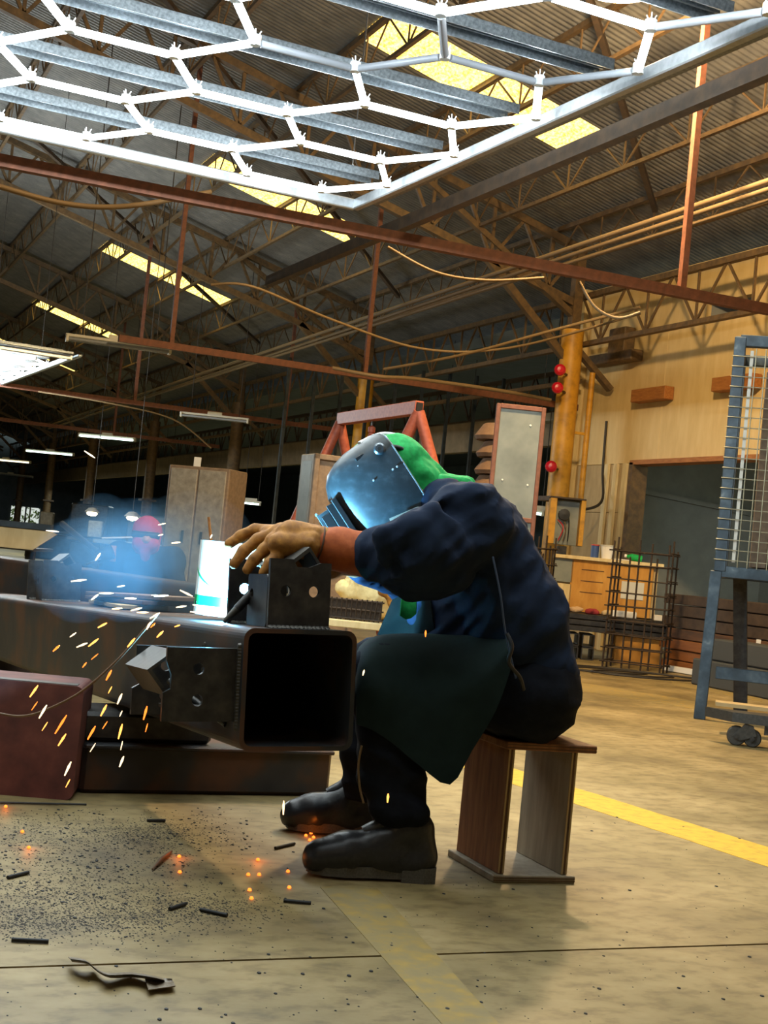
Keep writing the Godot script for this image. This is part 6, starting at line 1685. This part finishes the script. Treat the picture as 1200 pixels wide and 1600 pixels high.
func build_helmet(o: Node3D, g: Vector3) -> void:
	var hat := func(x: float, y: float, d: float) -> Vector3: return at(x, y, d + 0.13)
	# local axes: f where the face points (down towards the work), u up the helmet, s across
	var f := flat * (Basis(Vector3.BACK, ROLL) * Vector3(-0.84, -0.54, 0.0)).normalized()
	var u := flat * (Basis(Vector3.BACK, ROLL) * Vector3(-0.54, 0.84, 0.0)).normalized()
	var s := u.cross(f)
	var t := Transform3D(Basis(u, f, s), (hat.call(611, 760, 3.72) as Vector3) - g)
	var k := 3.78 / FOCAL     # metres to a photo pixel at the helmet
	# rows: height u, front reach, rear edge, half width (photo pixels)
	var rows := [[84, 12, -2, 14], [82, 40, -18, 34], [77, 58, -28, 48], [68, 76, -33, 58], [54, 88, -34, 64], [36, 95, -34, 67], [14, 97, -34, 68], [-10, 95, -34, 68], [-34, 91, -34, 66], [-58, 86, -32, 61], [-80, 78, -26, 52], [-94, 66, -14, 40]]
	var grid := []
	for r in rows:
		var line := []
		for j in 33:
			var th := lerpf(-PI * .5, PI * .5, j / 32.0)
			# superellipse nose, straight cheeks back to the rear edge
			var cs := pow(absf(cos(th)), 0.75)
			var sn := signf(sin(th)) * pow(absf(sin(th)), 0.75)
			line.append(t * (Vector3(r[0], lerpf(r[2], r[1], cs), sn * r[3]) * k))
		grid.append(line)
	var shell := part(o, "helmet_shell", mb().sheet(grid, 0.003), M.helmet)
	var edge := []
	for r in rows: edge.append(t * (Vector3(r[0], r[2], r[3] + .5) * k))
	part(shell, "edge_bead", mb().tube(edge, 0.0022, 6), M.helmet_edge)
	# lens housing
	var hb := func(c: Vector3, sz: Vector3) -> MB: return mb().box(Transform3D(t.basis, t * (c * k)), sz * k, 0.0015)
	part(shell, "lens_frame", hb.call(Vector3(-6, 96, 0), Vector3(66, 16, 92)), M.black)
	part(shell, "lens_frame_lip", hb.call(Vector3(-6, 88, 0), Vector3(74, 9, 104)), M.black)
	var lift := part(shell, "lens_lift_front", hb.call(Vector3(-8, 113, 0), Vector3(60, 24, 86)), M.helmet)
	part(lift, "lens_cheek", hb.call(Vector3(-6, 112, 43.5), Vector3(44, 15, 2)), M.black)
	part(lift, "dark_lens", hb.call(Vector3(-8, 125.5, 0), Vector3(40, 2, 70)), plain("0d1512", 0.08))
	part(lift, "hinge_pin", mb().tube([t * (Vector3(24, 124, -45) * k), t * (Vector3(24, 124, 45) * k)], 0.004, 6), M.helmet_edge)
	# pivot knob, decals
	part(shell, "pivot_knob", mb().lathe(Transform3D(t.basis * Basis(Vector3.RIGHT, PI / 2), t * (Vector3(56, -14, 66) * k)), [Vector2(0, 0), Vector2(0.016, 0), Vector2(0.016, 0.007), Vector2(0.011, 0.011), Vector2(0, 0.011)], 18), M.galv)
	part(shell, "pivot_bolt", mb().lathe(Transform3D(t.basis * Basis(Vector3.RIGHT, PI / 2), t * (Vector3(56, -14, 74) * k)), [Vector2(0, 0), Vector2(0.005, 0), Vector2(0.005, 0.004), Vector2(0, 0.004)], 6), M.mill)
	part(shell, "slot_clip", hb.call(Vector3(62, 18, 57), Vector3(6, 16, 5)), M.black)
	for q in [[20, 20, 67], [28, 52, 60], [-14, 18, 70], [-22, 18, 70]]:
		part(shell, "rivet", mb().lathe(Transform3D(t.basis * Basis(Vector3.RIGHT, PI / 2), t * (Vector3(q[1], q[0], q[2]) * k)), [Vector2(0.003, 0), Vector2(0.002, 0.002), Vector2(0, 0.002)], 8), M.clear)
	# maker's plate on the cheek, with its lettering
	var dp := Transform3D(Basis(Vector3(-0.22, -0.97, 0.0).normalized(), Vector3(0.97, -0.22, 0).normalized(), Vector3.BACK), Vector3(-54, 4, 70) * k)
	var tb := t * dp
	part(shell, "name_plate", mb().plate(Transform3D(tb.basis.orthonormalized(), tb.origin), PackedVector2Array([Vector2(-0.05, -0.008), Vector2(0.03, -0.014), Vector2(0.055, 0.002), Vector2(0.03, 0.012), Vector2(-0.05, 0.008)]), 0.003), M.plate)
	var tm := TextMesh.new()
	tm.text = "RK"
	tm.font_size = 14
	tm.pixel_size = 0.001
	tm.depth = 0.001
	part(shell, "plate_letters", tm, M.black, Transform3D(tb.basis.orthonormalized(), tb * Vector3(0.016, -0.001, 0.002)))
	# headgear: band over the crown and ratchet at the back
	part(o, "headband", mb().tube(curve([hat.call(607, 697, 3.63) - g, hat.call(628, 702, 3.64) - g, hat.call(648, 722, 3.67) - g, hat.call(660, 742, 3.72) - g, hat.call(652, 735, 3.79) - g], 5), 0.007, 6), M.black)
	part(o, "crown_strap", mb().tube(curve([hat.call(562, 694, 3.66) - g, hat.call(585, 683, 3.7) - g, hat.call(606, 679, 3.72) - g, hat.call(634, 689, 3.72) - g, hat.call(655, 728, 3.72) - g], 5), 0.008, 6), M.clear)
	# green hood wrapped round head and neck
	var hs := [[hat.call(605, 735, 3.72) - g, hat.call(622, 735, 3.72) - g, .088, .088], [hat.call(580, 716, 3.72) - g, hat.call(616, 718, 3.72) - g, .055, .07], [hat.call(596, 716, 3.69) - g, hat.call(630, 722, 3.69) - g, .05, .06], [hat.call(640, 745, 3.72) - g, hat.call(660, 772, 3.72) - g, .075, .07], [hat.call(655, 745, 3.68) - g, hat.call(676, 775, 3.68) - g, .05, .05], [hat.call(672, 742, 3.72) - g, hat.call(690, 765, 3.72) - g, .035, .04]]
	for q in 7:
		var xo := 4.5 * q
		hs.append([hat.call(640 + xo, 722 + 3.2 * q, 3.66 - .004 * q) - g, hat.call(655 + xo, 775 + 2.0 * q, 3.645) - g, .012, .010])
	part(o, "green_hood", skin(hs, 0.0065, 0.012, 0.004, 12.0), M.green)
	part(o, "green_collar", skin([[hat.call(664, 783, 3.66) - g, hat.call(690, 756, 3.66) - g, .03, .022], [hat.call(690, 756, 3.66) - g, hat.call(728, 757, 3.7) - g, .022, .02], [hat.call(690, 755, 3.74) - g, hat.call(730, 757, 3.76) - g, .028, .022], [hat.call(664, 783, 3.66) - g, hat.call(672, 775, 3.8) - g, .03, .03]], 0.007, 0.015, 0.003, 14.0), M.green)

func build_second_welder() -> void:
	var o := thing("person", "second welder far behind in dark blue with a red cloth hood", "person", stand(222, 9.0))
	var g := o.position
	var A := func(x: float, y: float, d: float) -> Vector3: return at(x, y, d) - g
	var J := {"head": A.call(229, 836, 9.0), "neck": A.call(226, 852, 9.05), "chest": A.call(226, 885, 9.1), "waist": A.call(226, 930, 9.2), "hip": A.call(222, 965, 9.2)}
	var bl := [[J.hip, J.waist, .14, .13], [J.waist, J.chest, .13, .14], [J.chest, J.neck, .12, .06], [J.neck, J.head, .06, .08]]
	var kn := []
	for s in [-1.0, 1.0]:
		var sh: Vector3 = J.chest + flat * Vector3(s * .17, .06, 0)
		var el: Vector3 = sh + flat * Vector3(s * .07, -.2, .12)
		var wr: Vector3 = el + flat * Vector3(-s * .1, -.02, .2)
		var hp: Vector3 = J.hip + flat * Vector3(s * .09, -.02, .0)
		var ne: Vector3 = hp + flat * Vector3(s * .05, .02, .36)
		var an := Vector3(ne.x, 0.06, ne.z)
		bl += [[J.chest, sh, .1, .075], [sh, el, .07, .058], [el, wr, .055, .04]]
		kn += [[hp, ne, .1, .075], [ne, an, .07, .05], [an, an + flat * Vector3(0, -.02, .14), .045, .035]]
		part(o, "glove", skin([[wr, wr + flat * Vector3(-s * .03, -.02, .07), .04, .035], [wr, wr + flat * Vector3(-s * .06, .01, .05), .02, .018], [wr + flat * Vector3(0, -.02, .07), wr + flat * Vector3(-s * .04, -.05, .11), .018, .015], [wr + flat * Vector3(.02, -.01, .07), wr + flat * Vector3(.0, -.05, .12), .018, .015]], 0.014, 0.01), M.glove)
	part(o, "jacket", skin(bl.slice(0, 3) + bl.slice(4), 0.02, 0.05, 0.008, 4.0), M.navy)
	part(o, "trousers", skin(kn + [[J.hip, J.hip + Vector3(0, .01, 0), .15, .15]], 0.024, 0.05), M.navy_dark)
	part(o, "head", skin([[J.neck, J.head, .055, .075], [J.head, J.head + flat * Vector3(.01, -.02, .03), .08, .075], [J.head + flat * Vector3(.02, -.01, .1), J.head + flat * Vector3(.02, -.03, .11), .018, .02]], 0.012, 0.02), M.skin)
	part(o, "red_hood", skin([[J.head + Vector3(0, .03, 0), J.head + flat * Vector3(0, .02, -.04), .092, .09], [J.head + flat * Vector3(0, -.06, -.02), J.neck, .085, .08]], 0.012, 0.03, 0.003, 12.0), M.red_cloth)
	part(o, "red_mask", skin([[J.head + flat * Vector3(-.03, -.05, .06), J.head + flat * Vector3(.05, -.05, .06), .045, .045], [J.head + flat * Vector3(.01, -.1, .05), J.head + flat * Vector3(.01, -.14, .03), .04, .03]], 0.012, 0.02), M.red_cloth)
	part(o, "goggles", mb().tube([J.head + flat * Vector3(-.075, .0, .065), J.head + flat * Vector3(.02, .0, .1), J.head + flat * Vector3(.085, .0, .055)], 0.022, 8), M.black)
	var st := thing("low_stool", "low steel stool under the second welder", "stool", g, flat)
	var sh2: float = J.hip.y - 0.13
	bx(st, "seat", Vector3(0, sh2 - 0.02, -0.2), Vector3(0.34, 0.04, 0.3), M.steel)
	for s in [[-1, -1], [1, -1], [-1, 1], [1, 1]]: bx(st, "leg", Vector3(s[0] * 0.14, (sh2 - 0.04) * .5, -0.2 + s[1] * 0.12), Vector3(0.03, sh2 - 0.04, 0.03), M.steel)

const ARC := 2.2
const LAMP := 0.16
const HIGH_BAY := 30.0
const BACK_FILL := 0.8
func _ready() -> void:
	rng.seed = 11
	set_stage()
	make_materials()
	build_floor()
	build_roof()
	build_frame()
	build_walls()
	build_lamps()
	build_back()
	build_aisle()
	build_left_back()
	build_work()
	build_welder()
	build_second_welder()
	build_litter()
	build_sparks()
	build_smoke()
